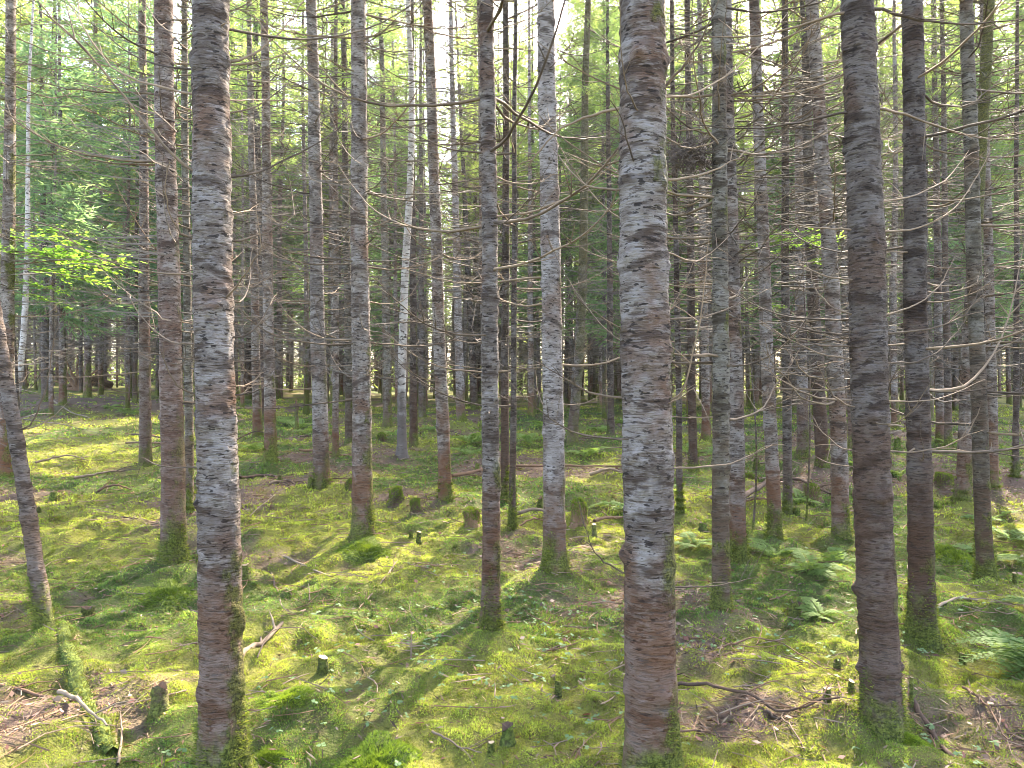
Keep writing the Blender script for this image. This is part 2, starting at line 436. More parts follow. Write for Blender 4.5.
def crown_mesh(name, seed, H, R, whorl=.36, nb=5, mat='needle', base=.5, dens=1., gappy=.15, cw=.026, cl=.16):
    """spruce crown from local z 0 (crown base) to H: whorls of limbs, side twigs and needle sprays"""
    r = np.random.default_rng(seed); a = Acc(); PP = []; DD = []; LL = []
    z = 0.
    while z < H-.15:
        t = z/H
        env = R*min(1, base+t*4.5)*(1-t)**.75+.08
        for k in range(nb):
            if r.random() < gappy+(.35 if t < .12 else 0): continue
            l = env*r.uniform(.6, 1.15); th = r.uniform(0, 2*PI); zz = z+r.uniform(-.12, .12)
            d = np.array([math.cos(th), math.sin(th), 0]); sag = r.uniform(.15, .5)*(1-t)-.25*t
            s = np.linspace(0, 1, 6)[:, None]
            P = d*l*s+np.array([0, 0, 1])*(zz-sag*l*s+.28*l*s**2.2)
            a.add(*tube(P, .011*(l/R+.3)*(1-.8*s[:, 0]), 3), 0)
            nt_ = max(3, int(l*11*dens))
            sj = np.sort(r.uniform(.12, 1, nt_*2)); side = np.where(np.arange(nt_*2) % 2, 1., -1.)
            f = sj*5; i0 = np.clip(f.astype(int), 0, 4); fr = (f-i0)[:, None]
            base_p = P[i0]*(1-fr)+P[i0+1]*fr
            ax = unit(P[i0+1]-P[i0]); perp = np.array([-d[1], d[0], 0])
            td = unit(ax*.75+perp*side[:, None]*r.uniform(.5, 1., (len(sj), 1))+np.array([0, 0, 1])*r.uniform(-.5, .05, (len(sj), 1)))
            tl = (.30*l*(1.05-sj)+.10)*r.uniform(.6, 1.2, len(sj))
            for q in range(len(sj)):
                m = max(2, int(tl[q]/.062*dens))
                u = np.linspace(0, 1, m)[:, None]
                pp = base_p[q]+td[q]*tl[q]*u+np.array([0, 0, -.12])*tl[q]*u**2
                dd = unit(td[q]+r.normal(0, .42, (m, 3))*np.array([1, 1, .7]))
                PP.append(pp); DD.append(dd); LL.append(np.full(m, cl)*r.uniform(.6, 1.2, m))
        z += whorl*r.uniform(.75, 1.25)
    P = np.concatenate(PP); D = np.concatenate(DD); Ls = np.concatenate(LL)
    V, Q = cards(P, D, Ls, cw, r); a.add(V, Q, 1)
    return a.mesh(name, [M['deadwood'], M[mat]], False)

SUNNY = []
def in_lane(x, y):
    hx, hy = math.sin(SUN_AZ), math.cos(SUN_AZ)
    for gx_, gy_, w_ in SUNNY:
        t = (x-gx_)*hx+(y-gy_)*hy; d = abs((x-gx_)*hy-(y-gy_)*hx); z = t*math.tan(SUN_EL)
        if d < 1.2+w_ and 5 < z < 19: return True
    return False
for (x, y, w_) in [(60, 600, .5), (110, 430, 1.5), (60, 440, 1.), (400, 575, .5), (790, 735, .6), (860, 690, .2), (330, 740, .2), (560, 520, .3), (950, 600, .3)]:
    p = hit(x, y); SUNNY.append((p.x, p.y, w_))
SUNNY.append((-9.1, 8.3, .9))
for x, y, w_ in [(1000, 655, 1.), (820, 560, .3), (800, 745, .6)]:
    p = hit(x, y); SUNNY.append((p.x, p.y, w_))
CROWN_H = 10.
CROWNS = [crown_mesh('crown', 500+k, CROWN_H, [1.5, 1.3, 1.65, 1.2, 1.45][k], gappy=[.2, .3, .15, .35, .25][k]) for k in range(5)]
DENSE = [crown_mesh('crown', 550+k, 12., [1.9, 1.75, 2.05, 1.65, 1.85][k], .34, 6, 'needle', .85, 1.1, [.22, .32, .18, .36, .28][k], .032, .18) for k in range(5)]
YOUNG = [crown_mesh('crown', 600+k, 6.5, 1.45, .26, 6, 'young', .9, 1.3, .08, .03, .17) for k in range(3)]
TANGLES = [tangle(700+k, [1.2, 1.6, 1.0, 2.][k], 9.5, [210, 180, 230, 190][k], 1.7) for k in range(4)]
THIN = [tangle(720+k, [2.0, 2.6, 1.7][k], 8.6, [85, 70, 95][k], 1.5) for k in range(3)]
print('crown faces', [len(c.polygons) for c in CROWNS+DENSE+TANGLES], [len(c.polygons) for c in YOUNG])

TREES = []           # (x, y, radius) of every stem, for spacing
def traced_tree(name, label, cat, xb, yb, xt, wpx, bk='grey', H=17., bend=(0, 0), crown=None, nbr=(1.3, 6.8), every=.37, per=4,
                flare=.52, branches=(), group='spruces standing on the mossy floor', crownz=8.2, Lbr=(.5, 1.8), twigmat=None, clump=None, seed=None):
    p = hit(xb, yb); Y = p.y
    if Y > 11: crownz = 6.6+(xb*7 % 10)*.12
    r0 = wpx*Y/F/2/(1-EYE/H)**.8
    seed = seed or int(xb*7+yb)
    r = np.random.default_rng(seed)
    ztop = EYE+CY/F*Y-p.z                                            # local height where the stem leaves the frame
    lean = ((xt-CX)/F*Y-p.x)/ztop
    by = r.normal(0, .006)
    def axis(z):
        s = max(z, 0)/ztop
        b = bend[0]*math.sin(min(s, 1.)*PI)+bend[1]*math.sin(min(s, 1.)*2*PI)
        ww = .006*math.sin(z*1.1+seed)+.003*math.sin(z*2.7+seed*2)
        k = s if s < 1 else 1+(s-1)*.6
        return np.array([lean*ztop*k+b*Y/F+ww*min(z, 1.) if z > 0 else 0., by*z, z])
    o = thing(name, label, cat, p, 0, group)
    near = Y < 9
    tk = part('trunk', trunk_mesh('trunk', r0, H, axis, M[bk], 64 if Y < 4.2 else 36 if Y < 6 else 24 if near else 14, flare, seed, .012 if Y < 4.2 else .022 if Y < 6 else .04 if near else .09), o)
    if Y < 13 and bk != 'birch':
        # moss creeping up the foot of the stem
        me = tk.data; Vv = np.empty(len(me.vertices)*3, np.float32); me.vertices.foreach_get('co', Vv); Vv = Vv.reshape(-1, 3)
        Vv = Vv[(Vv[:, 2] > -.04) & (Vv[:, 2] < .5)]; nb = 4200 if Y < 5 else 2200
        B = Vv[r.integers(0, len(Vv), nb)]+r.normal(0, .006, (nb, 3))*np.array([1, 1, 2.]); ang = np.arctan2(B[:, 1], B[:, 0])
        B = B[vnoise(np.cos(ang)*2+seed % 40, np.sin(ang)*2+B[:, 2]*5) > .22+B[:, 2]*1.5]
        if len(B) > 30:
            f = r.random((len(B), 1)); Nn = unit(np.column_stack([B[:, :2]-axis(0)[:2], np.full(len(B), .03)]))
            Vb, Tb, Cb = blades(B, Nn, r.uniform(.008, .026, len(B))*(1 if Y < 6 else 1.5), .006 if Y < 6 else .011, r, np.array([.05, .075, .014])*(1-f)+np.array([.16, .18, .035])*f)
            part('moss_collar', make_mesh('moss_collar', Vb, [Tb], M['moss'], False, None, Cb), o)
    if crown is not None:
        a0 = axis(crownz); a1 = axis(H)
        rot = Euler((-(a1[1]-a0[1])/(H-crownz), (a1[0]-a0[0])/(H-crownz), r.uniform(0, 6.28)))
        sc = (H-crownz+.4)/CROWN_H; nw = .42 if in_lane(p.x, p.y) else 1
        part('crown', CROWNS[crown % 5], o, a0, rot, (sc*nw, sc*nw, sc))
    # dead limbs in whorls up the stem
    z = nbr[0]+r.uniform(0, .3)
    while z < nbr[1]:
        for k in range(max(1, int(r.normal(per-(.8 if Y < 9 and per > 2 else 0), 1)))):
            th = r.uniform(0, 2*PI); zz = z+r.normal(0, .04); c = axis(zz); R = stem_r(r0, H, zz)*.8
            if r.random() < .22:
                part('branch_stub', STUB[r.integers(4)], o, (c[0]+R*math.cos(th), c[1]+R*math.sin(th), zz), (0, 0, th), r.uniform(.5, 1.2))
            else:
                sc = r.uniform(*Lbr)
                part('dead_branch', BR[r.integers(12)], o, (c[0]+R*math.cos(th), c[1]+R*math.sin(th), zz), (0, 0, th), sc)
        z += every*r.uniform(.7, 1.3)
    if Y > 6.8 and bk != 'birch' and wpx > 5.9 and H > 12:
        part('deadwood', THIN[seed % 3], o, axis(0), (0, 0, r.uniform(0, 6)))
    for (pts, dz, rr) in branches:
        n = len(pts); q = []
        for i, (x, y) in enumerate(pts):
            YY = Y+dz*(i/(n-1)); q.append(Vector(((x-CX)/F*YY, YY, EYE+(CY-y)/F*YY))-p)
        q = np.array([list(v) for v in q]); s = np.linspace(0, 1, n)
        ti = np.linspace(0, 1, 3*n); Q = np.stack([np.interp(ti, s, q[:, k]) for k in range(3)], -1)
        Q[1:-1] = (Q[:-2]+2*Q[1:-1]+Q[2:])/4; Q += r.normal(0, .002, Q.shape)*np.array([1, 1, 1])
        c = axis(max(Q[0, 2], 0)); Q[0] = Q[0]*.35+np.array([c[0], c[1], Q[0, 2]])*.65
        a = Acc(); a.add(*tube(Q, .8*rr*(1-.75*ti), 6))
        for k in range(r.integers(1, 5)):
            i = r.integers(len(Q)//3, len(Q)-1); d = unit(Q[i]-Q[i-1]); l = r.uniform(.05, .22)
            e = unit(d+r.normal(0, .5, 3)); a.add(*tube(np.stack([Q[i], Q[i]+e*l*.5+[0, 0, .01], Q[i]+e*l+[0, 0, .03*l]]), [rr*.35, rr*.25, rr*.1], 4))
        part('dead_branch', a.mesh('dead_branch', M['twig'], True), o)
    if clump:
        yp, dx, size = clump; zz = EYE+(CY-yp)/F*Y-p.z
        part('witches_broom', broom(seed, size), o, (axis(zz)[0]+dx, axis(zz)[1], zz))
    TREES.append((p.x, p.y, r0)); BUMPS.append((p.x, p.y, min(.13, 1.1*r0), 2.4*r0+.09))
    return o

def broom(seed, size):
    """a congested ball of fine twigs: short crooked limbs that keep forking"""
    r = np.random.default_rng(seed); a = Acc()
    for k in range(430):
        c = unit(r.normal(size=3))*size*r.random()**.5*np.array([1., .9, .72]); d = unit(c/size+r.normal(0, .9, 3)); l = size*r.uniform(.15, .5); s = np.linspace(0, 1, 5)[:, None]
        P = c*.85+d*l*s+np.cumsum(r.normal(0, .05*size, (5, 3)), 0)*s; a.add(*tube(P, .0042*(1-.6*s[:, 0]), 3))
    for k in range(5):
        d = unit(np.array([1, r.normal(0, .4), r.normal(0, .4)])); s = np.linspace(-.2, 1, 5)[:, None]; a.add(*tube(d*size*1.1*s, .009*(1-.5*np.abs(s[:, 0])), 4))
    return a.mesh('witches_broom', M['darktwig'], False)

B220 = [([(205, 178), (180, 162), (146, 126), (113, 83), (80, 43), (43, 10), (30, -10)], -.3, .009), ([(197, 95), (143, 82), (110, 68), (77, 20), (75, -5)], .3, .007),
    ([(197, 70), (143, 62), (110, 38), (60, -2)], .5, .006), ([(230, 62), (257, 50), (283, 27), (302, -2)], .2, .008), ([(231, 115), (262, 103), (290, 80), (300, 58)], .4, .005),
    ([(233, 178), (262, 170), (300, 152), (335, 132), (352, 116)], .3, .007), ([(235, 242), (260, 235), (285, 222), (297, 212)], .2, .006), ([(197, 240), (178, 232), (168, 212), (164, 190), (168, 160)], -.25, .006),
    ([(199, 396), (178, 388), (166, 366), (161, 350)], -.25, .006), ([(237, 395), (258, 391), (271, 380)], .15, .005), ([(238, 338), (255, 329), (268, 310), (274, 286)], .1, .006),
    ([(199, 343), (175, 344), (155, 332), (135, 310), (118, 275)], .4, .006), ([(220, 303), (238, 285), (252, 262), (265, 243)], -.35, .006), ([(199, 468), (160, 466), (140, 456)], .2, .005), ([(233, 100), (260, 98), (330, 100)], .7, .005)]
B650 = [([(625, 105), (587, 115), (560, 127), (537, 153), (525, 168)], .2, .008), ([(652, 97), (680, 70), (700, 44), (720, -2)], -.2, .009), ([(626, 190), (587, 187), (567, 167), (553, 148)], .1, .007),
    ([(627, 400), (590, 393), (567, 381), (552, 366)], -.1, .007), ([(655, 407), (668, 404), (683, 396), (698, 385)], -.2, .006), ([(660, 407), (683, 394), (694, 350), (704, 300), (709, 232)], -.35, .006),
    ([(627, 575), (605, 563), (590, 545), (582, 518)], -.1, .005), ([(668, 181), (700, 175), (734, 161), (760, 140)], .1, .007), ([(643, 182), (630, 150), (620, 113), (603, 90)], -.35, .006),
    ([(672, 469), (700, 467), (725, 465), (750, 456), (774, 443)], .1, .006), ([(668, 321), (714, 315), (747, 300), (781, 281)], .3, .006), ([(672, 586), (700, 587), (722, 584), (757, 577)], .1, .005), ([(670, 97), (700, 92), (735, 70), (770, 35), (790, 10)], .5, .006), ([(666, 250), (690, 262), (706, 258), (730, 235)], .4, .005)]
B880 = [([(850, 8), (808, 22), (764, 34), (720, 36), (682, 32)], .3, .009), ([(852, 109), (808, 121), (764, 127), (730, 128), (686, 122)], .3, .008), ([(874, 4), (915, 17), (965, 23), (1030, 16)], -.1, .010),
    ([(877, 106), (910, 115), (950, 129), (985, 139), (1040, 138)], .1, .009), ([(880, 232), (915, 230), (949, 215), (972, 188), (993, 148)], .3, .007), ([(880, 202), (915, 196), (950, 178), (970, 150)], .6, .006),
    ([(880, 317), (915, 306), (942, 286), (956, 254)], .2, .006), ([(882, 334), (928, 330), (962, 318), (985, 292)], -.1, .007), ([(882, 363), (915, 363), (938, 353), (962, 327), (983, 285)], .2, .007), ([(884, 401), (915, 402), (948, 397), (985, 379)], .2, .006),
    ([(886, 451), (915, 453), (945, 447), (969, 434), (981, 407)], -.1, .006), ([(858, 335), (824, 333), (791, 325), (764, 311), (752, 300)], .2, .007), ([(858, 347), (814, 345), (781, 335), (757, 321)], .3, .006), ([(858, 360), (821, 355), (787, 338), (762, 325)], .1, .006),
    ([(858, 401), (821, 399), (794, 389), (774, 375), (761, 358)], .0, .007), ([(858, 409), (834, 399), (823, 377), (817, 362)], -.2, .006), ([(860, 452), (838, 447), (821, 431), (811, 414)], .2, .005), ([(858, 316), (831, 308), (814, 286), (808, 262), (795, 240)], .2, .006), ([(857, 280), (824, 276), (798, 264), (780, 254)], .1, .006),
    ([(860, 468), (831, 464), (813, 455)], .3, .005), ([(884, 400), (890, 385), (899, 366)], -.1, .006), ([(856, 230), (830, 228), (800, 226), (770, 212), (745, 195)], .2, .006)]

T = 'conifer tree'
def tt(*a, **k): return traced_tree('conifer_tree', *a, **k)
tt('large pale conifer trunk with mossy flank and many long dead limbs, nearest on the left', T, 225, 790, 210, 38.5, 'grey', 15.5, crown=0, branches=B220, every=.55, per=2, nbr=(1.3, 4.2), Lbr=(.3, 1.), crownz=8)
tt('thickest pale trunk with dark flecks and reddish foot, nearest to the middle', T, 651, 805, 643, 49, 'grey', 16, crown=1, branches=B650, every=.55, per=2, nbr=(1.4, 4.4), Lbr=(.3, 1.), crownz=8.5)
tt('dark trunk with long curved limbs both sides and bright green moss at its foot', T, 881, 742, 862, 35, 'red', 15, crown=2, branches=B880, every=.55, per=2, nbr=(1.4, 4.4), Lbr=(.3, 1.), flare=.35, crownz=8)
tt('reddish trunk just beyond the dark trunk with the curved limbs', T, 921, 643, 915, 22, 'red', 16, crown=3, nbr=(1.2, 5.))
tt('scaly red barked trunk with a broad mossy foot beside the large mossy flanked trunk', T, 175, 572, 163, 21.5, 'scaly', 17, crown=4, flare=.4)
tt('thin straight stem in open moss, midway between birch and thickest trunk', T, 491, 641, 488, 16.5, 'grey', 14, crown=3, crownz=7.5)
tt('pale trunk with rust brown foot, first trunk beside the thickest one', T, 555, 582, 547, 20.5, 'lilac', 17, crown=0)
tt('trunk standing on a dark green moss hummock', T, 363, 545, 357, 19, 'grey', 17, crown=1, flare=.55)
tt('slim brown trunk with mossy rings carrying a dark ball of twigs', T, 721, 619, 719, 16, 'mossy', 16, crown=2, clump=(155, -.2, .19))
tt('trunk half hidden behind the slim one with mossy rings', T, 738, 570, 727, 15.5, 'grey', 17, crown=4)
tt('slender grey trunk leaning slightly, with ferns at its foot', T, 775, 547, 755, 12.5, 'grey', 17, crown=0)
tt('pale leaning trunk with mossy spot seen just beside the dark trunk with curved limbs', T, 841, 547, 814, 15.5, 'grey', 17, crown=1, bend=(4, 0))
tt('trunk with mossy lower stem crossing another trunk at the upper edge', T, 985, 587, 972, 14.5, 'mossy', 17, crown=2, bend=(-2, 0))
tt('trunk leaning towards the bright canopy gap, crossing its mossy neighbour', T, 962, 507, 992, 13.5, 'grey', 17, crown=3, bend=(-2, 0))
tt('thin trunk tucked behind the two crossing trunks', T, 993, 494, 983, 9, 'grey', 17, crown=4)
tt('thin dark stem on brown needle litter by the frame edge', T, 1015, 478, 1019, 5.5, 'dark', 12, crown=None, per=4)
tt('straight grey trunk with green foot behind the moss hummock trunk', T, 322, 494, 311, 15, 'lilac', 17, crown=0, flare=.4)
tt('grey trunk with mossy foot of a close pair beyond the large mossy flanked trunk', T, 271, 467, 262, 11, 'grey', 17, crown=1)
tt('farther and thinner trunk of the close pair beyond the large mossy flanked trunk', T, 258, 440, 249, 8.5, 'grey', 17, crown=2)
tt('tall brown trunk standing alone at the edge of the sunlit clearing', T, 146, 469, 140, 10.5, 'scaly', 17, crown=3)
tt('trunk cut by the left frame edge behind the leaning sapling', T, 7, 487, 7, 13, 'grey', 17, crown=4)
tt('thin stem with bright mossy foot squeezed between two big trunks', T, 190, 517, 182, 8, 'mossy', 15, crown=None)
tt('thin stem close beside the straight grey trunk with green foot', T, 336, 461, 334, 6, 'grey', 15, crown=0)
tt('mossy brown stem just before the moss hummock trunk', T, 350, 446, 342, 8.5, 'mossy', 16, crown=1)
tt('greenish stem between the moss hummock trunk and the birch', T, 388, 430, 380, 8.5, 'mossy', 17, crown=2)
tt('brown stem touching the white birch', T, 414, 449, 411, 7.5, 'red', 16, crown=3)
tt('dark stem just beyond the birch and its brown neighbour', T, 422, 420, 420, 7, 'dark', 16, crown=4)
tt('slim leaning trunk with mossy foot beside the fallen pole', T, 446, 506, 427, 12.5, 'grey', 17, crown=0)
tt('pale leaning trunk in the fern patch behind the fallen pole', T, 461, 425, 450, 8.5, 'lilac', 17, crown=1, clump=(92, .1, .4))
tt('dark crooked stem leaning behind the fern patch', T, 475, 412, 455, 7, 'dark', 17, crown=2)
tt('thin stem partly hidden by the straight stem in open moss', T, 486, 463, 479, 7, 'grey', 17, crown=3)
tt('brown trunk beside a near black thin stem at the fallen pole', T, 505, 502, 506, 8, 'red', 17, crown=4)
tt('near black thin stem standing by the fallen pole', T, 512, 531, 516, 6, 'dark', 11, crown=None, per=4)
tt('dark brown trunk with curved limbs behind the rust footed trunk', T, 571, 447, 589, 10, 'dark', 17, crown=0, per=4, bend=(4, 2))
tt('narrow stem far beyond the near black one', T, 531, 418, 529, 6, 'grey', 17, crown=1)
tt('dark narrow stem just before the thickest trunk', T, 611, 438, 607, 6.5, 'dark', 15, crown=2, per=4)
tt('dark stem spotted with lichen close behind the thickest trunk', T, 680, 517, 672, 6, 'dark', 13, crown=None, per=4)
tt('brown stem seen just under the dark ball of twigs', T, 693, 474, 688, 8, 'red', 17, crown=3)
tt('slim stem just beyond the brown stem under the twig ball', T, 706, 443, 700, 8, 'grey', 17, crown=4)
tt('darker slender trunk next to the slender leaning one with ferns', T, 787, 518, 784, 8.5, 'dark', 16, crown=0)
tt('lilac grey trunk with pink litter behind it', T, 803, 463, 799, 10.5, 'lilac', 17, crown=1)
tt('rusty red trunk leaning into the pale leaning one', T, 823, 473, 806, 12, 'red', 17, crown=2, bend=(-3, 0))
tt('half hidden trunk between the pale leaning trunk and the dark one', T, 853, 452, 848, 9, 'grey', 17, crown=3)
tt('distant trunk with mossy foot behind the sunlit clearing', T, 63, 408, 58, 6.5, 'grey', 17, crown=4)
tt('darker trunk beside the distant mossy footed one', T, 46, 404, 40, 7, 'dark', 17, crown=0)
tt('distant slim trunk at the back corner of the sunlit clearing', T, 135, 404, 137, 4.5, 'red', 17, crown=1)
tt('slim far trunk seen past the reddish trunk', T, 948, 452, 944, 6.5, 'dark', 17, crown=2)
tt('pale far trunk seen past the reddish trunk', T, 940, 447, 936, 7.5, 'grey', 17, crown=4)

traced_tree('birch_tree', 'slim white barked birch with black lower stem', 'birch tree', 402, 460, 407, 8.5, 'birch', 15, bend=(3, -3), per=1, every=.9, group=None, nbr=(2, 5))
traced_tree('birch_tree', 'thin white birch leaning behind bright broadleaf leaves', 'birch tree', 14, 424, 31, 6, 'birch', 14, bend=(4, 3), per=1, every=1., group=None, nbr=(2.5, 5))
traced_tree('leaning_sapling', 'dark bare sapling leaning out of the left frame edge with a broken branch', 'sapling', 49, 637, -58, 13, 'dark', 7., per=1, every=.7, group=None, nbr=(.8, 1.6), Lbr=(.2, .4), flare=.2,
    branches=[([(28, 430), (36, 415), (46, 390), (52, 350), (54, 332)], -.15, .007), ([(28, 430), (50, 420), (70, 400)], .1, .006), ([(12, 395), (30, 390), (42, 372), (54, 335)], .2, .005)])

# trees just outside the frame that shade the floor and hold the edges when the view shifts
for (X, Y_, r_, cr) in [(4.6, 4.2, .1, 0), (6.2, 6.8, .1, 1), (-4.4, 4.0, .1, 2), (-6.4, 6.6, .1, 3), (8.3, 9.6, .11, 4), (-9.3, 9.8, .1, 0), (10.4, 12.6, .1, 1)]:
    TREES.append((X, Y_, r_))
EDGE = TREES[-7:]

# ------------------------------------------------------------------ the crowd of trees further back
def filler_trunk(seed, mat):
    r = np.random.default_rng(seed); ax, ay = r.normal(0, .012, 2); p = r.uniform(0, 6)
    return trunk_mesh('trunk', .115, 18., lambda z: np.array([ax*z+.03*math.sin(z*.8+p), ay*z+.03*math.sin(z*.6+p), z]), M[mat], 10, .3, seed, .3, warts=False)
FT = [filler_trunk(900+k, ['grey', 'grey', 'dark', 'red', 'grey', 'dark'][k]) for k in range(6)]
def proto(k):
    o = bpy.data.objects.new('conifer_tree', None); o['category'] = T
    return o
ZONES = [(-9, -.33, 'slim grey conifer lost among the crowded trunks behind the sunlit clearing', 'far trunks behind the sunlit clearing'),
         (-.33, .12, 'slim conifer lost among the crowded trunks far behind the birch and fallen pole', 'far trunks behind the birch'),
         (.12, 9, 'slim conifer lost among the crowded trunks far behind the dark curved limbed trunk', 'far trunks behind the dark trunk')]
fr = np.random.default_rng(31)
placed = 0; tries = 0
def filler(X, Y_, k, label, group, sc=1., cz=None, deadw=True):
    z = float(gh0(X, Y_)); o = link(bpy.data.objects.new('conifer_tree', None))
    o['label'] = label; o['category'] = T; o['group'] = group
    o.location = (X, Y_, z); o.rotation_euler = (fr.normal(0, .012), fr.normal(0, .012), fr.uniform(0, 6.28)); o.scale = (sc, sc, sc*fr.uniform(.95, 1.1))
    d = fr.uniform(.5, 1.1)
    part('trunk', FT[k % 6], o, sc=(d, d, 1))
    if deadw: part('deadwood', TANGLES[k % 4], o, rot=(0, 0, fr.uniform(0, 6)))
    far = Y_ > 21
    cz_ = cz
    cz = cz if cz is not None else fr.uniform(6., 8.6) if far else fr.uniform(7, 8.4)
    s = (18.4-cz)/(12. if far else CROWN_H)
    if far and fr.random() < .20 and cz_ is None: TREES.append((X, Y_, .1)); return
    part('crown', (DENSE if far else CROWNS)[fr.integers(5)], o, (0, 0, cz), (0, 0, fr.uniform(0, 6)), (s*(nw := .5 if in_lane(X, Y_) else 1.), s*nw, s))
    TREES.append((X, Y_, .1))
for i, (X, Y_, r_) in enumerate(EDGE):
    filler(X, Y_, i, 'conifer standing just outside the frame edge', 'conifers beside the view', cz=8.)
FAR0 = 52.
while placed < 240 and tries < 20000:
    tries += 1
    Y_ = math.sqrt(fr.uniform(19**2, FAR0**2)); X = fr.uniform(-1, 1)*(.70*Y_+1)
    if any((X-a)**2+(Y_-b)**2 < (1.75 if Y_ > 24 else 2.5)**2 for a, b, c in TREES): continue
    px = X/Y_
    if -.62 < px < -.44 and Y_ < 27: continue          # the sunlit clearing
    if Y_ < 23 and abs(px) < .66 and fr.random() < .5: continue
    zn = next(q for q in ZONES if q[0] <= px < q[1])
    filler(X, Y_, placed, zn[2], zn[3], fr.uniform(.92, 1.28)); placed += 1
print('fillers', placed)

for k, (px, Y_) in enumerate([(-.19, 33), (-.13, 38), (-.05, 31), (.60, 30), (.13, 36), (-.16, 44)]):
    zn = next(q for q in ZONES if q[0] <= px < q[1]); filler(px*Y_, Y_, k, zn[2], zn[3], 1.3, 7.5)
# young spruces still green to the ground, between the bare stems
yl = [(-.60, 21, 1.5), (-.50, 24, 1.7), (-.42, 30, 1.6), (-.16, 27, 1.3), (.06, 26, 1.5), (.15, 22, 1.2), (.20, 30, 1.6), (.36, 25, 1.3), (.42, 33, 1.7), (.60, 24, 1.6), (-.30, 34, 1.5), (.66, 31, 1.8)]
for k, (px, Y_, sc) in enumerate(yl):
    X = px*Y_; o = thing('young_spruce', 'young bluish green spruce with living boughs among the bare trunks', 'spruce tree', (X, Y_, float(gh0(X, Y_))), fr.uniform(0, 6), 'young green spruces')
    o.scale = (sc, sc, sc)
    part('trunk', FT[k % 6], o, sc=(.35, .35, .48)); part('crown', YOUNG[k % 3], o, (0, 0, 2.0)); 

def leaf_crown(seed):
    r = np.random.default_rng(seed); a = Acc(); PP = []; DD = []
    for k in range(34):
        z = r.uniform(0, 7); th = r.uniform(0, 6.28); l = r.uniform(.7, 2.4)*(1-.5*abs(z-3)/4); d = np.array([math.cos(th), math.sin(th), r.uniform(.05, .5)])
        s_ = np.linspace(0, 1, 5)[:, None]; P = d*l*s_+[0, 0, z]; a.add(*tube(P, .014*(1-.8*s_[:, 0]), 3), 0); m = 75
        t = r.uniform(.35, 1.1, m)[:, None]; PP.append(d*l*t+[0, 0, z]+r.normal(0, .26, (m, 3))*np.array([1, 1, .45])); DD.append(unit(r.normal(0, 1, (m, 3))*np.array([1, 1, .4])))
    P = np.concatenate(PP); V, Q = cards(P, np.concatenate(DD), r.uniform(.09, .16, len(P)), .085, r, .5); a.add(V, Q, 1)
    return a.mesh('crown', [M['deadwood'], M['maple']], False)
LC = [leaf_crown(60+k) for k in range(3)]
for k, (px, Y_, sc, cz) in enumerate([(.62, 36, 1.3, 5.5), (.57, 46, 1.5, 5), (.66, 44, 1.5, 4), (.38, 42, 1.3, 5), (.30, 47, 1.3, 6), (-.25, 40, 1.2, 5.5), (-.30, 48, 1.5, 5), (-.56, 34, 1.2, 6), (-.64, 42, 1.5, 5), (.08, 46, 1.4, 6), (-.10, 44, 1.2, 6), (.46, 48, 1.5, 4.5), (.20, 38, 1.1, 6)]):
    X = px*Y_; o = thing('broadleaf_tree', 'slim broadleaf tree with glowing yellow green leaves among the distant conifers', 'broadleaf tree', (X, Y_, float(gh0(X, Y_))), fr.uniform(0, 6), 'yellow green broadleaf trees in the distance')
    part('trunk', FT[(2, 5)[k % 2]], o, sc=(.7, .7, .75)); part('crown', LC[k % 3], o, (0, 0, cz), sc=sc)

# the wood beyond them, one mass
def far_wood():
    r = np.random.default_rng(5); a = Acc(); P = []; D = []; n = 0; pts = []
    while n < 560:
        Y_ = math.sqrt(r.uniform(FAR0**2, 112**2)); X = r.uniform(-1, 1)*(.8*Y_+6); z = float(gh0(X, Y_)); H = r.uniform(15, 22); n += 1
        s = np.linspace(0, 1, 4)[:, None]; ln = r.normal(0, .02, 2)
        a.add(*tube(np.concatenate([X+ln[0]*H*s, Y_+ln[1]*H*s, z-.3+s*H], 1), [.17, .15, .09, .01], 5), 0)
        mb = 230; zb = r.uniform(.3, 8, mb); tb = r.uniform(0, 6.28, mb); Vb, Qb = cards(np.stack([X+0*zb, Y_+0*zb, z+zb], 1), unit(np.stack([np.cos(tb), np.sin(tb), r.normal(-.05, .2, mb)], 1)), r.uniform(.8, 2.2, mb), .045, r); a.add(Vb, Qb, 0)
        q_ = 90; P.append(np.stack([X+r.normal(0, 1.3, q_), Y_+r.normal(0, 1.3, q_), z+r.uniform(0, 2.6, q_)], 1)); D.append(unit(r.normal(0, 1, (q_, 3))*np.array([1, 1, .6]))); m = 900; t = r.random(m)**.9; rad = (1-t)**.8*1.9*np.sqrt(r.random(m))+.05; th = r.uniform(0, 6.28, m); z0 = r.uniform(4., 7.5)
        P.append(np.stack([X+ln[0]*H*t+rad*np.cos(th), Y_+rad*np.sin(th), z+z0+t*(H-z0)-.2*rad], 1))
        D.append(unit(np.stack([np.cos(th), np.sin(th), r.normal(-.1, .3, m)], 1)+r.normal(0, .4, (m, 3))))
    P = np.concatenate(P); D = np.concatenate(D)
    V, Q = cards(P, D, r.uniform(.3, .7, len(P)), .11, r, .7); a.add(V, Q, 1)
    return a.mesh('distant_wood', [M['dark'], M['needle']])
setting('distant_wood', far_wood(), 'stuff', 'mass of distant conifers closing the view at the back of the wood', 'far wood')

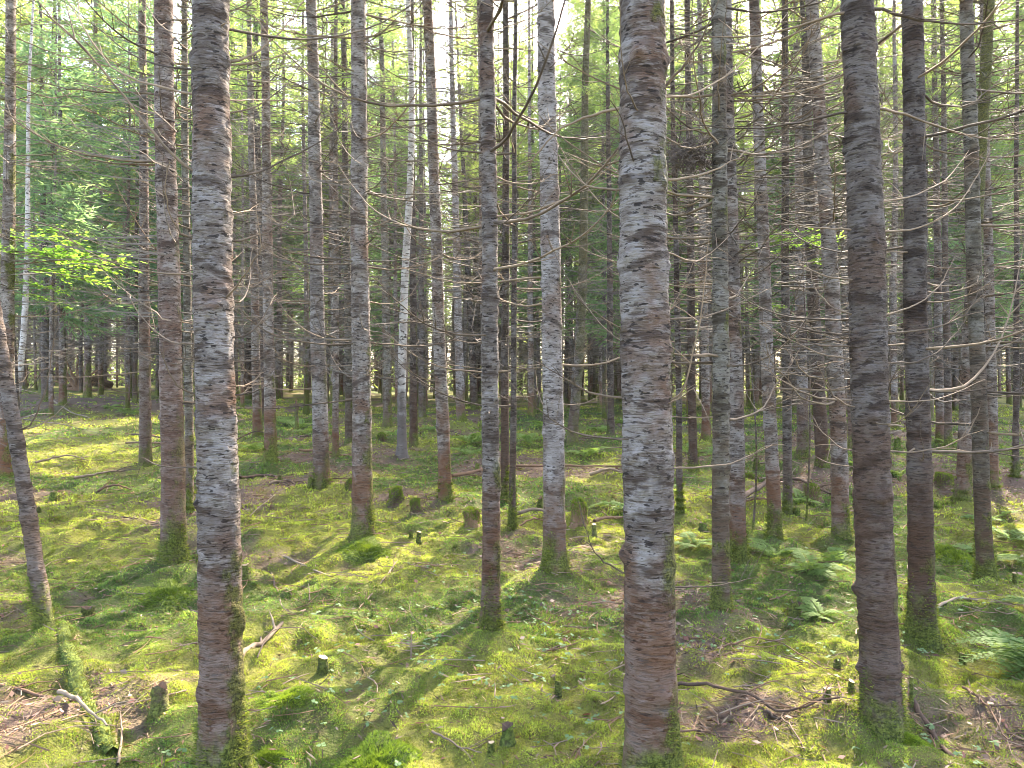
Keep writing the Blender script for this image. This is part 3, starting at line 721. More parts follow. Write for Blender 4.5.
# ------------------------------------------------------------------ fallen wood, stumps, moss cushions
for (x, y, r_, s) in [(40, 720, .5, .15), (100, 668, .4, .12), (760, 705, .35, .12), (600, 655, .3, .1), (480, 463, 1.3, .2), (560, 470, 1.2, .15), (960, 468, 1.8, .25), (1000, 490, 1.2, .2), (95, 402, 5, .35), (60, 457, .9, .12), (320, 470, 1., .12), (690, 455, 1.6, .15), (860, 480, 1.2, .1), (540, 600, .4, .1), (150, 690, .35, .15), (290, 590, .5, .12), (420, 760, .3, .12), (660, 480, 1., .12)]:
    p = hit(x, y); PATCH.append((p.x, p.y, r_, s))
for (x, y, r_, s) in [(380, 750, .5, -.3), (280, 690, .4, -.25), (120, 445, 2.5, -.3), (40, 560, 1., -.2), (480, 690, .5, -.15), (860, 640, .6, -.2), (950, 730, .7, -.25), (860, 770, .5, -.2), (780, 740, .35, -.12), (720, 640, .4, -.15), (540, 560, .6, -.12)]:
    p = hit(x, y); PATCH.append((p.x, p.y, r_, s))

def on_floor(px, lift=.0):
    q = [hit(x, y) for x, y in px]; n = len(q); s = np.linspace(0, 1, n); Q = np.array([[v.x, v.y] for v in q])
    ti = np.linspace(0, 1, max(10, 4*n)); xy = np.stack([np.interp(ti, s, Q[:, k]) for k in range(2)], -1)
    xy[1:-1] = (xy[:-2]+2*xy[1:-1]+xy[2:])/4
    z = gh(xy[:, 0], xy[:, 1]); z = np.convolve(np.pad(z, 2, 'edge'), np.ones(5)/5, 'valid')
    return np.column_stack([xy, z+lift])
def fallen(label, px, r0, mat, lift=None, cat='fallen branch', taper=.6, twigs=3, arch=0, name='fallen_branch', seed=None, shoots=0):
    r = np.random.default_rng(seed or int(px[0][0]*3+px[0][1])); P = on_floor(px, r0*.5 if lift is None else lift); n = len(P)
    s = np.linspace(0, 1, n); P[:, 2] += arch*np.sin(s*PI); P += r.normal(0, .12*r0+.002, P.shape)
    o = P[0].copy(); P = P-o; a = Acc(); a.add(*tube(P, r0*(1-taper*s), 8, noise=.34 if shoots else .15, r=r))
    ob = solo(name, a.mesh(name, M[mat], True), label, cat, o)
    if shoots:
        V, Q = a.V[0], a.P[(0, 4)][0]; shoots = int(shoots); fi = r.integers(0, len(Q), shoots); B = (V[Q[fi]]*r.dirichlet([1, 1, 1, 1], shoots)[..., None]).sum(1)
        ax = P[np.argmin(((B[:, None, :2]-P[None, :, :2])**2).sum(-1), 1)]; f = r.random((shoots, 1))
        Vb, Tb, Cb = blades(B, unit(B-ax), r.uniform(.01, .03, shoots), .006, r, np.array([.06, .085, .014])*(1-f)+np.array([.15, .155, .04])*f)
        part('shoots', make_mesh('shoots', Vb, [Tb], M['moss'], False, None, Cb), ob)
    for k in range(twigs):
        i = r.integers(2, n-1); d = unit(P[i]-P[i-1]); side = unit(np.cross(d, [0, 0, 1]))*r.choice([-1, 1]); l = r.uniform(.1, .3)
        e = unit(d*.7+side*.7+np.array([0, 0, r.uniform(.05, .5)])); b = Acc()
        b.add(*tube(np.stack([P[i], P[i]+e*l*.5, P[i]+e*l-[0, 0, .03]])-P[i], [r0*.4, r0*.3, r0*.12], 5))
        part('side_twig', b.mesh('side_twig', M[mat], True), ob, P[i])
    return ob
fallen('mossy rotten log running from the leaning sapling towards the viewer', [(62, 636), (70, 660), (86, 690), (92, 715), (114, 752)], .05, 'mosscover', -.008, 'log', .15, 0, name='mossy_log', shoots=2600)
fallen('straight brown log lying on moss beside the large mossy flanked trunk', [(240, 662), (262, 645), (306, 613)], .022, 'log', cat='log', name='fallen_log')
fallen('dark branch lying across the bottom left litter', [(-8, 690), (40, 692), (86, 698)], .012, 'rot')
fallen('tan stick propped on the mossy rotten log', [(62, 700), (85, 718), (109, 740)], .012, 'log', .05, twigs=1)
fallen('long dark curved branch arching over bare litter', [(674, 684), (705, 686), (735, 697), (765, 712), (800, 722), (838, 724)], .011, 'rot', .04)
fallen('thin tan stick forking off the dark curved branch', [(766, 712), (782, 728), (803, 752)], .007, 'log', .02, twigs=1)
fallen('short reddish log under the dark curved branch', [(718, 718), (745, 714), (774, 713)], .014, 'rot', 0., cat='log', name='fallen_log', taper=.2, twigs=0)
fallen('long fallen pole lying behind the thin stem in open moss', [(452, 482), (480, 475), (510, 471), (560, 470), (624, 471)], .03, 'rot', .08, 'pole', twigs=2)
fallen('crooked pale branch on the moss behind the large mossy flanked trunk', [(283, 556), (310, 566), (342, 578)], .012, 'log')
fallen('short tan stick standing out of moss beside a cut stump', [(272, 572), (276, 585), (282, 596)], .012, 'log', twigs=0)
fallen('thin arched twig over the moss beside the straight brown log', [(258, 664), (275, 650), (300, 640), (322, 641)], .005, 'log', .02, arch=.12, twigs=1)
fallen('pale long twig lying before the straight grey trunk', [(250, 516), (275, 505), (299, 484)], .006, 'log', .02, arch=.1)
fallen('tan dead branch at the back edge of the sunlit clearing', [(44, 402), (62, 410), (90, 422)], .03, 'log', .1)
fallen('dark twig bending over the moss near the slim brown trunk', [(722, 655), (752, 648), (790, 652), (832, 668)], .006, 'rot', .02, arch=.05)
fallen('half mossy log running from the bright moss at the dark trunk', [(902, 690), (925, 725), (958, 768)], .016, 'rot', -.004, cat='log', name='fallen_log', taper=.3, twigs=1)
fallen('dark branch on moss behind the leaning sapling', [(92, 520), (110, 517), (138, 523)], .014, 'rot')
fallen('dark rotting limb under the ferns at the pale leaning trunk', [(742, 500), (765, 487), (800, 483), (830, 500)], .04, 'rot', .08)
fallen('dark limb near the grey trunk with green foot', [(240, 478), (262, 475), (290, 484), (300, 490)], .025, 'rot', .05)
fallen('thin pale twigs in the bottom middle moss', [(432, 742), (455, 752), (482, 757)], .006, 'log', .01)
fallen('thin brown stick in the moss by the hummock trunk', [(396, 560), (372, 596), (360, 612)], .008, 'log', .01, twigs=1)
fallen('thin twig crossing the bottom litter beside the mossy log', [(120, 768), (124, 735), (122, 712)], .007, 'log', .02, twigs=1)
fallen('dark twig leaning over litter at the lower right edge', [(960, 690), (985, 712), (1005, 745)], .008, 'rot', .02)
fallen('twisted twig lying on moss under the thickest trunk', [(668, 742), (700, 735), (745, 742)], .007, 'rot', .01)
fallen('grey branch at the foot of the trunks near the right edge', [(930, 612), (960, 600), (1010, 607)], .012, 'log', .02)

def fallen_far(r, k):
    x, y = r.uniform(20, 1004), r.uniform(436, 528); a_ = r.uniform(-.5, .5); l = r.uniform(18, 62); q = [(x, y), (x+l*.5*math.cos(a_), y+l*.16*math.sin(a_)+r.normal(0, 1.5)), (x+l*math.cos(a_), y+l*.3*math.sin(a_))]
    o = fallen('dead branch fallen on the moss among the middle distance trunks', q, r.uniform(.010, .026), ['rot', 'twig', 'rot', 'log'][k % 4], r.uniform(.02, .07), twigs=int(r.integers(2, 5)), arch=r.uniform(0, .1)); o['group'] = 'dead branches fallen between the middle distance trunks'
r_ = np.random.default_rng(55)
for k in range(34): fallen_far(r_, k)

def stump(label, x, y, hpx, wpx, mat='rot', cut=True, mossy=False, group=None):
    p = hit(x, y); Y = p.y; h = .85*hpx*Y/F; rr = .42*wpx*Y/F; r = np.random.default_rng(int(x*5+y)); n = 8
    zs = np.linspace(-.06, h, n); P = np.stack([r.normal(0, .04*rr, n)+.15*rr*zs/h*r.normal(), r.normal(0, .04*rr, n), zs], -1)
    R = rr*(1+.5*np.exp(-np.clip(zs, 0, None)/(.3*h+.01)))
    p.z = float(gh(p.x, p.y)); o = thing('small_stump', label, 'stump', p, r.uniform(0, 6))
    a = Acc(); V, Q = tube(P, R, 12, noise=.34, r=r); V[-12:, 2] += r.normal(0, .13*h, 12) if not cut else V[-12:, 0]*r.uniform(-.4, .4); a.add(V, Q)
    part('stem', a.mesh('stem', M['mosscover' if mossy else 'dark'], True), o)
    b = Acc(); ring = V[-12:]; c = ring.mean(0)-(0 if cut else np.array([0, 0, .2*h]))
    inner = ring*.5+c*.5; b.add(np.concatenate([ring, inner, [c]]), np.array([[i, (i+1) % 12, 12+(i+1) % 12, 12+i] for i in range(12)]))
    b.P.setdefault((0, 3), []).append(np.array([[12+i, 12+(i+1) % 12, 24] for i in range(12)]))
    part('cut_face', b.mesh('cut_face', M['cut' if cut and not mossy else 'rot'], False), o)
    if group: o['group'] = group
for a in [('short dark stump beside the straight brown log', 324, 669, 16, 10), ('thin stump against the moss behind the large mossy flanked trunk', 245, 582, 20, 8), ('brown weathered stump left of the broad mossy foot', 90, 616, 17, 13, 'rot', False),
          ('thin cut stem standing in moss beside the thickest trunk', 558, 688, 17, 7), ('moss capped stump at the bottom middle', 508, 752, 22, 12, 'rot', False, True), ('tiny stump beside the moss capped one', 491, 758, 13, 7), ('cut stump on bright moss near the dark curved branch', 826, 717, 20, 8),
          ('second cut stump close to the dark trunk', 850, 708, 14, 6), ('tall thin cut stem just behind the dark trunk', 910, 707, 34, 4), ('thin stump by the mossy stemmed trunk', 1013, 588, 14, 4), ('thin cut stem near the moss hummock', 419, 544, 15, 5), ('small cut stem before the rust footed trunk', 594, 538, 14, 5),
          ('brown stump in moss beside the slim brown trunk', 795, 617, 18, 10, 'rot', False), ('rotten dark brown stump amid litter near the large mossy flanked trunk', 161, 712, 32, 17, 'rot', False), ('small dark stump in moss before the reddish trunk', 961, 662, 12, 6),
          ('dark little stump on the moss by the pale leaning trunk', 756, 470, 12, 6), ('thin dark stub at the clearing edge by the close pair', 297, 432, 30, 4, 'rot', False), ('leaning dark stub on the right moss', 836, 664, 12, 7, 'rot', False), ('small stub beside the hummock trunk', 411, 541, 10, 4, 'rot', False)]:
    stump(*a)
for k in range(22): stump('small dark stub among the middle distance trunks', r_.uniform(30, 1000), r_.uniform(448, 540), r_.uniform(7, 15), r_.uniform(3, 8), 'rot', False, k % 3 == 0, 'small stubs between the middle distance trunks')
# a thin dead seedling
p = hit(411, 660); a = Acc(); rr_ = np.random.default_rng(4); a.add(*tube([(0, 0, -.03), (.005, 0, .1), (0, .01, .2)], [.006, .004, .001], 5))
for k in range(14):
    th = rr_.uniform(0, 6.28); z = rr_.uniform(.03, .12); l = rr_.uniform(.03, .1); d = np.array([math.cos(th), math.sin(th), .2]); a.add(*tube([np.array([0, 0, z]), d*l*.6+[0, 0, z], d*l+[0, 0, z]], [.003, .002, .001], 4))
p.z = float(gh(p.x, p.y)); solo('dead_seedling', a.mesh('dead_seedling', M['twig']), 'grey dead seedling with bare twigs in open moss', 'seedling', p)

G1, G2, G3 = np.array([.085, .152, .032]), np.array([.27, .31, .05]), np.array([.085, .155, .02])
def mosscol(x, y, r):
    n = len(x); f = np.clip(yellow(x, y)+.9*(fbm(x*3+6, y*3, 2)-.5)+r.normal(0, .2, n), 0, 1)[:, None]
    c = G1*(1-f)+G2*f
    dry = (r.random(n) < .15)[:, None]
    return np.where(dry, np.array([[.18, .12, .075]]), c)*(r.uniform(.7, 1.3, n)*(.22+1.5*fbm(x*9, y*9+3, 2)))[:, None]

def lump(name, label, cat, x, y, hpx, wpx, kind='moss', bright=1., group=None, knob=False):
    """moss cushion or moss grown stump: an uneven dome bristling with shoots"""
    p = hit(x, y); Y = p.y; h = hpx*Y/F; rr = wpx*Y/F/2; r = np.random.default_rng(int(x*3+y*2)); p.z = float(gh(p.x, p.y))
    if not knob: h *= .6; rr *= 1.2
    else: h *= .85; rr *= .85
    nu, nv = 28, 12; a = Acc(); th = np.linspace(0, 2*PI, nu, endpoint=False); v = np.linspace(0, 1, nv)
    if knob: prof = np.where(v < .75, .72+.45*np.exp(-v*7), .72*np.sqrt(np.clip(1-((v-.75)/.25)**2, 0, 1))); zz = v*h*(1+0*v); kind = 'rot'
    else: prof = 1.35*(1-v); zz = h*np.exp(-(1.75*(1-v))**2)-.02
    V = []
    for i in range(nv):
        n = 1+.6*(vnoise(np.cos(th)*1.6+x+v[i]*2, np.sin(th)*1.6+y)-.5)+.35*(vnoise(np.cos(th)*4+x, np.sin(th)*5+y+v[i]*4)-.5)
        V.append(np.stack([rr*prof[i]*n*np.cos(th), rr*prof[i]*n*np.sin(th), zz[i]+gh(p.x+rr*prof[i]*n*np.cos(th), p.y+rr*prof[i]*n*np.sin(th))-p.z+(.5*np.exp(-(2.2*(1-v[i]))**2) if not knob else .16)*h*(n-1)-.03+0*th], 1))
    V = np.concatenate(V); i = np.arange(nv-1)[:, None]*nu; j = np.arange(nu)[None]; k = (j+1) % nu
    Q = np.stack([i+j, i+k, i+nu+k, i+nu+j], -1).reshape(-1, 4); a.add(V, Q)
    o = solo(name, a.mesh(name, M['mosscover'] if kind == 'moss' else M['rot'], True), label, cat, p, group)
    nb = int(min(16000, 9000*bright*min(1.5, (rr*2*h+rr*rr)*18+.3)))
    fi = r.integers(0, len(Q), nb); w_ = r.dirichlet([1, 1, 1, 1], nb); B = (V[Q[fi]]*w_[..., None]).sum(1)
    if kind != 'moss': B = B[(B[:, 2] > h*r.uniform(.2, 1.0, len(B))) | (r.random(len(B)) < .12)]
    N = unit(B-np.array([0, 0, -h*.4])); c = (np.array([.08, .125, .016])*(1-(f := r.random((len(B), 1))))+np.array([.19, .27, .03])*f)*(.3+.7*bright)
    s = .016 if Y < 5 else .022
    Vb, Tb, Cb = blades(B, N, r.uniform(.5, 1.3, len(B))*s, s*.34, r, c)
    part('shoots', make_mesh('shoots', Vb, [Tb], M['moss'], False, None, Cb), o)
    return o
lump('moss_cushion', 'large bright green moss cushion at the bottom between two big trunks', 'moss', 375, 768, 40, 105)
lump('moss_cushion', 'bright moss cushion beside the large mossy flanked trunk', 'moss', 285, 706, 28, 80)
lump('moss_cushion', 'smaller moss cushion below the bright one by the mossy flanked trunk', 'moss', 268, 762, 24, 52)
lump('moss_cushion', 'moss cushion at the bottom edge on the litter side of the mossy flanked trunk', 'moss', 178, 768, 28, 62)
lump('moss_cushion', 'bright moss swelling around the foot of the dark trunk', 'moss', 902, 752, 26, 84)
lump('moss_cushion', 'broad dark green moss hummock under a trunk', 'moss', 366, 553, 20, 60, bright=.6)
lump('moss_cushion', 'low mossy mound around the broad foot of the scaly trunk', 'moss', 168, 598, 20, 74, bright=.55)
lump('moss_cushion', 'green mossy mound behind the reddish trunk', 'moss', 952, 562, 30, 54, bright=.7)
lump('mossy_stump', 'dark mossy knob behind the moss hummock trunk', 'mossy stump', 350, 492, 17, 10, bright=.5, knob=True)
lump('mossy_stump', 'broad mossy stump between hummock trunk and slim leaning trunk', 'mossy stump', 396, 503, 20, 22, bright=.6, knob=True)
lump('mossy_stump', 'narrow mossy stump next to the broad mossy one', 'mossy stump', 415, 513, 19, 15, bright=.5, knob=True)
lump('mossy_stump', 'pointed dark mossy stump before the fallen pole', 'mossy stump', 471, 527, 24, 23, bright=.45, knob=True)
lump('mossy_stump', 'mossy stump at the rust footed trunk', 'mossy stump', 580, 524, 30, 24, bright=.6, knob=True)
lump('mossy_stump', 'mossy stump under ferns at the pale leaning trunk', 'mossy stump', 812, 505, 24, 22, bright=.5, knob=True)
lump('mossy_stump', 'rotting mossy stump beyond the reddish trunk', 'mossy stump', 944, 486, 20, 28, bright=.5, knob=True)
lump('mossy_stump', 'mossy stump on the litter by the lilac grey trunk', 'mossy stump', 752, 482, 14, 20, bright=.5, knob=True)
lump('mossy_stump', 'mossy stump at the back of the fern patch', 'mossy stump', 382, 443, 12, 14, bright=.6, knob=True)

def root_plate():
    r = np.random.default_rng(12); a = Acc(); s = np.linspace(0, 1, 7)[:, None]
    for k in range(26):
        th = r.uniform(-.3, PI+.3); d = np.array([math.cos(th), r.normal(0, .25), abs(math.sin(th))*1.1]); l = r.uniform(.6, 1.5)
        a.add(*tube(d*l*s+np.cumsum(r.normal(0, .05, (7, 3)), 0), .11*(1-.8*s[:, 0]), 6, noise=.3, r=r))
    return a.mesh('root_plate', M['rot'], True)
p = hit(78, 391); o = thing('uprooted_stump', 'black uprooted stump with splayed roots behind the sunlit clearing', 'uprooted stump', p); part('root_plate', root_plate(), o)
a = Acc(); rr_ = np.random.default_rng(3); a.add(*tube([(0, .1, .5), (.3, .9, .45), (.5, 2., .3)], [.3, .24, .2], 9, noise=.15, r=rr_)); part('stem', a.mesh('stem', M['rot'], True), o)

# ------------------------------------------------------------------ ferns and broadleaf saplings
def frond(seed, L=.6, fine=True):
    r = np.random.default_rng(seed); a = Acc(); n = 20; s = np.linspace(0, 1, n)
    P = np.stack([s*L*.9, .05*L*np.sin(s*2+seed), L*(.55*s-.55*s**2.2)], 1)
    a.add(*tube(P, .004*(1-.8*s), 4)); PP = []; DD = []; LL = []; WW = []
    for i in range(3, n):
        for sd_ in (-1, 1):
            ll = L*.30*math.sin((s[i]*.88+.12)*PI)**.8*(1.05-.55*s[i])+.01; d = unit(np.array([.45, sd_, -.12+r.normal(0, .08)]))
            m = 9 if fine else 3
            for u in np.linspace(.08, 1, m):
                for q in (-1, 1):
                    PP.append(P[i]+d*ll*u); DD.append(unit(d*.6+q*np.array([.8, 0, 0])+r.normal(0, .08, 3))); LL.append(ll*(.30 if fine else .4)*(1.15-u)+.006); WW.append(ll*(.13 if fine else .3)*(1.1-.5*u)+.003)
    V, Q = cards(np.array(PP), np.array(DD), np.array(LL), np.array(WW), r, .25); a.add(V, Q)
    return a.mesh('frond', M['fern'], False)
FR = [frond(40+k, [.6, .5, .7, .55][k]) for k in range(4)]; FRC = [frond(50+k, .55, False) for k in range(3)]
def fern(label, x, y, n, sc, group=None, pos=None, only=None):
    p = hit(x, y) if pos is None else Vector((pos[0], pos[1], 0)); p.z = float(gh(p.x, p.y)); r = np.random.default_rng(int(x*3+y))
    o = thing('fern', label, 'fern', p, 0, group); lib = FR if p.y < 9 else FRC
    for k in range(n):
        th = 2*PI*k/n+r.normal(0, .3) if only is None else r.uniform(*only)
        part('frond', lib[r.integers(len(lib))], o, (0, 0, r.uniform(0, .03)), (r.normal(0, .15), -r.uniform(-.1, .35), th), sc*r.uniform(.75, 1.15))
fern('large fern reaching in from the frame edge beside the reddish trunk', 1062, 676, 5, 1.05, only=(2.2, 4.1))
fern('smaller fern above the large one at the frame edge', 1056, 626, 4, .7, only=(2.2, 4.1))
fern('pale fern spread in moss between slender leaning trunk and dark trunk', 808, 578, 7, .6)
fern('fern at the foot of the slender leaning trunk', 772, 560, 6, .55)
fern('wide low fern before the pale leaning trunk', 838, 562, 7, .6)
fern('fern in moss behind the slim brown trunk', 694, 552, 6, .6)
fern('small fern in the moss below the pale fern', 818, 622, 5, .45)
fern('fern beyond the reddish trunk near the mossy mound', 985, 560, 6, .7)
fern('fern at the pale leaning trunk under rotting limb', 800, 505, 6, .9)
fern('small fern near the thickest trunk', 640, 545, 5, .6)
fr2 = np.random.default_rng(77); FPX = [(470, 445), (485, 440), (500, 452), (468, 455), (640, 450), (652, 441), (600, 432), (620, 424), (690, 455), (720, 458), (545, 430), (530, 445), (950, 450), (975, 455), (300, 430), (285, 425), (310, 436), (255, 452), (130, 415), (112, 408), (430, 430), (395, 436), (1010, 540), (990, 520), (660, 500), (640, 515), (860, 470), (900, 478), (560, 445), (585, 455)]
for (x, y) in FPX:
    fern('low green fern in the undergrowth between the middle distance trunks', x, y, 5, fr2.uniform(.7, 1.3), 'ferns between the middle distance trunks')

def spray_branch(seed, L, n, leaf=.062):
    """one flat bough of a broadleaf sapling: local +X outward"""
    r = np.random.default_rng(seed); a = Acc(); s = np.linspace(0, 1, 8)[:, None]
    P = np.concatenate([s*L, .08*L*np.sin(s*3+seed), .10*L*s-.22*L*s**2], 1); a.add(*tube(P, .007*(1-.75*s[:, 0]), 4), 0); PP = []; DD = []
    for k in range(n):
        t = r.uniform(.2, 1); i = min(7, int(t*7)); sd_ = r.choice([-1, 1]); d = unit(np.array([.7, sd_*r.uniform(.3, 1), r.normal(0, .12)])); l = L*r.uniform(.1, .42)*(1.2-t*.7)
        a.add(*tube(np.stack([P[i], P[i]+d*l*.5, P[i]+d*l]), [.003, .002, .001], 3), 0)
        for u in np.linspace(.25, 1, max(3, int(l/.045))):
            PP.append(P[i]+d*l*u); DD.append(unit(d+np.array([0, r.choice([-1, 1])*r.uniform(.3, 1), r.normal(-.1, .2)])))
    n_ = len(PP); V, Q = cards(np.array(PP), np.array(DD), r.uniform(.7, 1.2, n_)*leaf, leaf*.62, r, .3); a.add(V, Q, 1)
    return a.mesh('leafy_branch', [M['twig'], M['maple']], False)
SP = [spray_branch(80+k, 1., 48) for k in range(4)]
def sapling(label, X, Y_, H, brs, lean=0.):
    z0 = float(gh0(X, Y_)); r = np.random.default_rng(int(abs(X)*100+Y_)); o = thing('broadleaf_sapling', label, 'sapling', (X, Y_, z0)); s = np.linspace(0, 1, 10)
    a = Acc(); P = np.stack([lean*s*H+.06*np.sin(s*5), .05*np.sin(s*4+1), s*(H+.15)-.15], 1); a.add(*tube(P, (.03 if H > 4 else .014)*(1-.75*s), 8)); part('stem', a.mesh('stem', M['dark'], True), o)
    for (z, th, sc) in brs:
        part('leafy_branch', SP[r.integers(4)], o, (lean*z+.06*math.sin(z/H*5), .05*math.sin(z/H*4+1), z), (r.normal(0, .08), r.normal(0, .08), th), sc)
def zpx(y, Y_, X): return EYE+(CY-y)/F*Y_-float(gh0(X, Y_))
Xs, Ys = (12-CX)/F*11.5, 11.5
sapling('broadleaf sapling with bright green layered leaves before the dark far trunks', Xs, Ys, zpx(195, Ys, Xs), [(zpx(232, Ys, Xs), .3, 1.1), (zpx(240, Ys, Xs), -.3, 1.25), (zpx(252, Ys, Xs), .0, 1.55), (zpx(256, Ys, Xs), -.5, 1.4), (zpx(262, Ys, Xs), .1, 1.8), (zpx(268, Ys, Xs), .55, 1.3), (zpx(282, Ys, Xs), -.2, .9), (zpx(292, Ys, Xs), .4, .8), (zpx(246, Ys, Xs), 2.8, 1.), (zpx(270, Ys, Xs), 3.6, .9)])
Xs, Ys = (806-CX)/F*9.2, 9.2
sapling('broadleaf sapling glowing yellow green beside the dark trunk with curved limbs', Xs, Ys, zpx(215, Ys, Xs), [(zpx(236, Ys, Xs), .2+k*1.5, .5) for k in range(4)]+[(zpx(242, Ys, Xs), k*1.3+.5, .55) for k in range(5)]+[(zpx(262, Ys, Xs), .3, .4)])
Xs, Ys = (752-CX)/F*8.4, 8.4
sapling('broadleaf sapling with few leaves beside the slim mossy ringed trunk', Xs, Ys, zpx(285, Ys, Xs), [(zpx(308, Ys, Xs), -.4, .38), (zpx(312, Ys, Xs), 3.3, .3), (zpx(304, Ys, Xs), 1.8, .35), (zpx(310, Ys, Xs), -1.3, .4)])

# ------------------------------------------------------------------ forest floor
def axis_samples(segs):
    out = [segs[0][0]]
    for a, b, st in segs:
        n = max(1, int(round((b-a)/st))); out += list(a+(b-a)*(np.arange(1, n+1)/n))
    return np.array(out)
gx = np.concatenate([-np.geomspace(260, 26, 14), axis_samples([(-24, -10, .4), (-10, -5, .12), (-5, 5, .05), (5, 10, .12), (10, 24, .4)]), np.geomspace(26, 260, 14)])
gy = np.concatenate([-np.geomspace(200, 5, 12), axis_samples([(-4, 2, .4), (2, 9, .045), (9, 16, .12), (16, 30, .3), (30, 60, 1.)]), np.geomspace(64, 260, 12)])
XX, YY = np.meshgrid(gx, gy); ZZ = gh(XX, YY)
lt = litter(XX, YY)[..., None]; ye = yellow(XX, YY)[..., None]
fine = vnoise(XX*6+3, YY*6)[..., None]
mcol = (np.array([.05, .07, .018])*(1-ye)+np.array([.14, .14, .03])*ye)
lcol = np.array([.075, .05, .036])*(1-fine)+np.array([.15, .10, .08])*fine
gcol = mcol*(1-lt)+lcol*lt
nx, ny = len(gx), len(gy); ii = (np.arange(ny-1)[:, None]*nx+np.arange(nx-1)[None]).ravel()
Qg = np.stack([ii, ii+1, ii+nx+1, ii+nx], 1)
setting('ground', make_mesh('ground', np.stack([XX, YY, ZZ], -1).reshape(-1, 3), [Qg], M['ground'], True, None, gcol.reshape(-1, 3)), 'structure')

def scatter(n, y0, y1, r, pw=1.):
    """floor points in the view, thinner with distance"""
    u = r.random(n); Y_ = (y0**pw+(y1**pw-y0**pw)*u)**(1/pw); X = r.uniform(-1, 1, n)*(.72*Y_+.25); return X, Y_
def moss_field():
    r = np.random.default_rng(21); Vs = []; Ts = []; Cs = []; k = 0
    for n, y0, y1, L_, W_, pw in [(120000, 2.5, 5., .017, .0062, 1.2), (95000, 4.8, 9., .024, .0095, 1.1), (46000, 8.8, 17, .045, .018, 1.1), (16000, 16.5, 32, .08, .04, 1.2)]:
        X, Y_ = scatter(n, y0, y1, r, pw); keep = litter(X, Y_)+r.normal(0, .42, n) < .62; X, Y_ = X[keep], Y_[keep]
        m = 6; sp = .018 if y0 < 8 else .05
        X = np.repeat(X, m)+r.normal(0, sp, len(X)*m); Y_ = np.repeat(Y_, m)+r.normal(0, sp, len(Y_)*m)
        Z = gh(X, Y_)-.004; e = .06
        N = unit(np.stack([-(gh0(X+e, Y_)-gh0(X-e, Y_))/(2*e), -(gh0(X, Y_+e)-gh0(X, Y_-e))/(2*e), np.ones(len(X))], 1))
        hh = .35+.7*vnoise(X*3.3, Y_*3.3+9)+.8*vnoise(X*12, Y_*12+4)**2
        V, Tt, C = blades(np.stack([X, Y_, Z], 1), N, L_*.85*hh*r.uniform(.6, 1.2, len(X)), W_, r, mosscol(X, Y_, r), 2.4)
        Vs.append(V); Ts.append(Tt+k); Cs.append(C); k += len(V)
    return make_mesh('moss', np.concatenate(Vs), [np.concatenate(Ts)], M['moss'], False, None, np.concatenate(Cs))
setting('moss', moss_field(), 'stuff', 'carpet of yellow green feathery moss over the forest floor', 'moss')

def leaf_litter():
    r = np.random.default_rng(22); X, Y_ = scatter(14000, 2.5, 22, r, 1.); keep = litter(X, Y_)*1.1+.14 > r.random(len(X)); X, Y_ = X[keep], Y_[keep]; n = len(X)
    P = np.stack([X, Y_, gh(X, Y_)+r.uniform(.004, .022, n)], 1); th = r.uniform(0, 6.28, n); D = unit(np.stack([np.cos(th), np.sin(th), r.normal(0, .3, n)], 1))
    L_ = r.uniform(.010, .036, n)*(1+Y_/11); V, Q = cards(P, D, L_, L_*r.uniform(.4, .8, n), r, .45)
    pal = np.array([[.13, .06, .045], [.19, .12, .085], [.09, .05, .038], [.25, .18, .14], [.16, .07, .055], [.12, .08, .07]]); C = pal[r.integers(0, 6, n)]*r.uniform(.7, 1.2, (n, 1))
    return make_mesh('fallen_leaves', V, [Q], M['leaflit'], False, None, np.repeat(C, 4, 0))
setting('fallen_leaves', leaf_litter(), 'stuff', 'brown fallen leaves and bark flakes scattered over moss and bare litter', 'fallen leaves')

def twig_litter():
    r = np.random.default_rng(23); a = Acc(); X, Y_ = scatter(5200, 2.5, 18, r, 1.); keep = litter(X, Y_)+.34 > r.random(len(X)); X, Y_ = X[keep], Y_[keep]
    Z = gh(X, Y_)
    for x, y, z in zip(X, Y_, Z):
        l = r.uniform(.06, .32)*(1+y/20); th = r.uniform(0, 6.28); d = np.array([math.cos(th), math.sin(th), r.normal(.05, .12)]); s = np.linspace(-.5, .5, 4)[:, None]
        b = np.array([-d[1], d[0], .2])*l*r.normal(0, .12)*s**2*4
        a.add(*tube(np.array([x, y, z+.016])+d*l*s+b, r.uniform(.0016, .0038)*(1+y/14)*np.array([1, .9, .75, .4]), 4), int(r.integers(0, 2)))
    return a.mesh('twig_litter', [M['twig'], M['rot']], False)
setting('twig_litter', twig_litter(), 'stuff', 'small dead twigs and sticks strewn over the moss', 'twig litter')

def needle_litter():
    r = np.random.default_rng(29); X, Y_ = scatter(150000, 2.5, 24, r, 1.1); keep = litter(X, Y_)*1.2+.24+.7*(vnoise(X*5, Y_*5+2)-.5) > r.random(len(X)); X, Y_ = X[keep], Y_[keep]; n = len(X)
    P = np.stack([X, Y_, gh(X, Y_)+r.uniform(.002, .016, n)], 1); th = r.uniform(0, 6.28, n); D = unit(np.stack([np.cos(th), np.sin(th), r.normal(0, .35, n)], 1))
    V, Q = cards(P, D, r.uniform(.012, .06, n)*(1+Y_/14), r.uniform(.0025, .007, n)*(1+Y_/10), r, .6)
    pal = np.array([[.10, .06, .04], [.17, .11, .075], [.06, .04, .03], [.25, .18, .12], [.14, .07, .05]]); C = pal[r.integers(0, 5, n)]*r.uniform(.6, 1.2, (n, 1))
    return make_mesh('needle_litter', V, [Q], M['leaflit'], False, None, np.repeat(C, 4, 0))
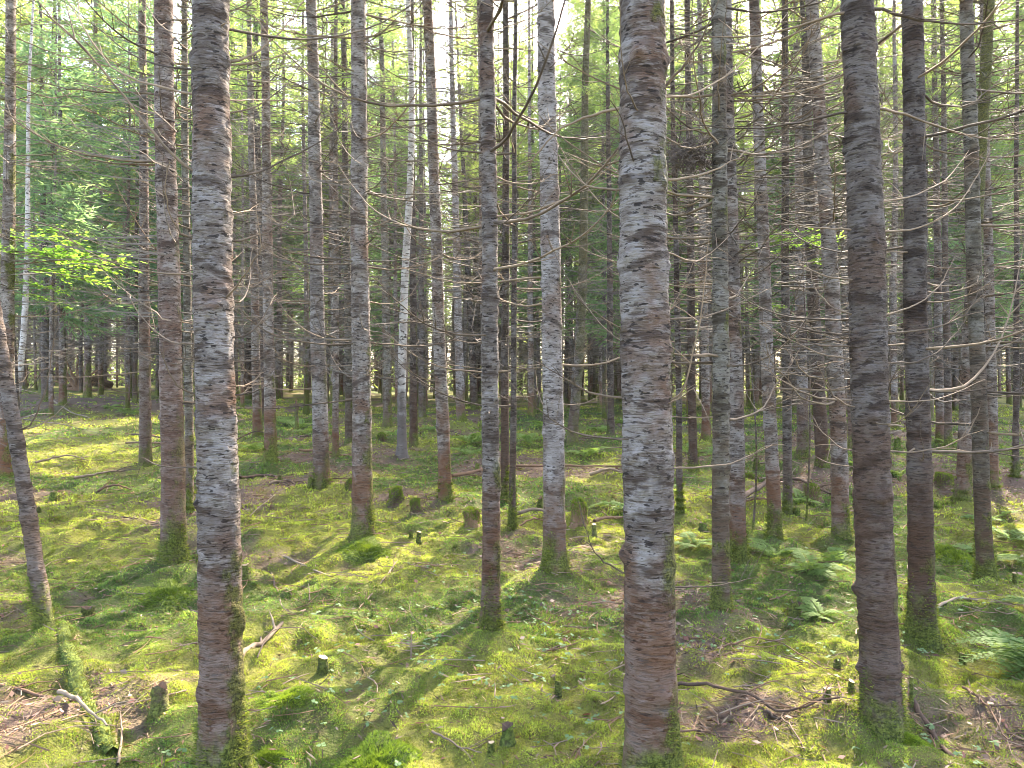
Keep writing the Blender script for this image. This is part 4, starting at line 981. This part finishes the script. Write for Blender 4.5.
setting('needle_litter', needle_litter(), 'stuff', 'brown needles and bark crumbs on the bare ground between the moss', 'needle litter')

def sorrel():
    r = np.random.default_rng(24); P = []; D = []
    cl = [(hit(x, y), s, n) for x, y, s, n in [(500, 670, .35, 55), (585, 640, .35, 60), (430, 680, .3, 36), (530, 610, .3, 34), (650, 640, .25, 30), (455, 600, .3, 24), (620, 700, .3, 22), (830, 640, .4, 40), (800, 660, .3, 24), (300, 620, .3, 24), (330, 660, .3, 18), (900, 750, .25, 26), (360, 690, .3, 20), (940, 640, .4, 26), (520, 560, .5, 30), (690, 640, .3, 20), (395, 640, .3, 16), (560, 720, .3, 22), (230, 750, .3, 12), (970, 610, .4, 24), (850, 540, .6, 40), (700, 560, .5, 30)]]
    for c, s, n in cl:
        for k in range(int(n*.7)):
            x, y = c.x+r.normal(0, s), c.y+r.normal(0, s); z = float(gh(x, y))+r.uniform(.03, .06); t0 = r.uniform(0, 6.28)
            for q in range(3):
                th = t0+q*2.094; P.append((x, y, z)); D.append((math.cos(th), math.sin(th), r.normal(-.1, .25)))
    n = len(P); V, Q = cards(np.array(P), unit(np.array(D)), r.uniform(.016, .03, n), .022, r, .3)
    return make_mesh('wood_sorrel', V, [Q], M['sorrel'], False)
setting('wood_sorrel', sorrel(), 'stuff', 'pale three leaved wood sorrel scattered through the moss', 'ground cover')


# ------------------------------------------------------------------ thin air between the far stems
def haze(density):
    a = Acc(); x0, x1, y0, y1, z0, z1 = -290, 290, -230, 290, -3, 34
    V = np.array([(x, y, z) for z in (z0, z1) for x, y in ((x0, y0), (x1, y0), (x1, y1), (x0, y1))])
    a.add(V, [[0, 3, 2, 1], [4, 5, 6, 7], [0, 1, 5, 4], [1, 2, 6, 5], [2, 3, 7, 6], [3, 0, 4, 7]])
    t = NT('air'); v = t.n('ShaderNodeVolumePrincipled'); v.inputs['Color'].default_value = (.92, .94, .95, 1)
    v.inputs['Density'].default_value = density; v.inputs['Anisotropy'].default_value = .3; t.l(v.outputs[0], t.out.inputs[1])
    setting('haze', a.mesh('haze', t.m), 'stuff', 'thin bright haze between the far trunks', 'haze')
haze(.0003)
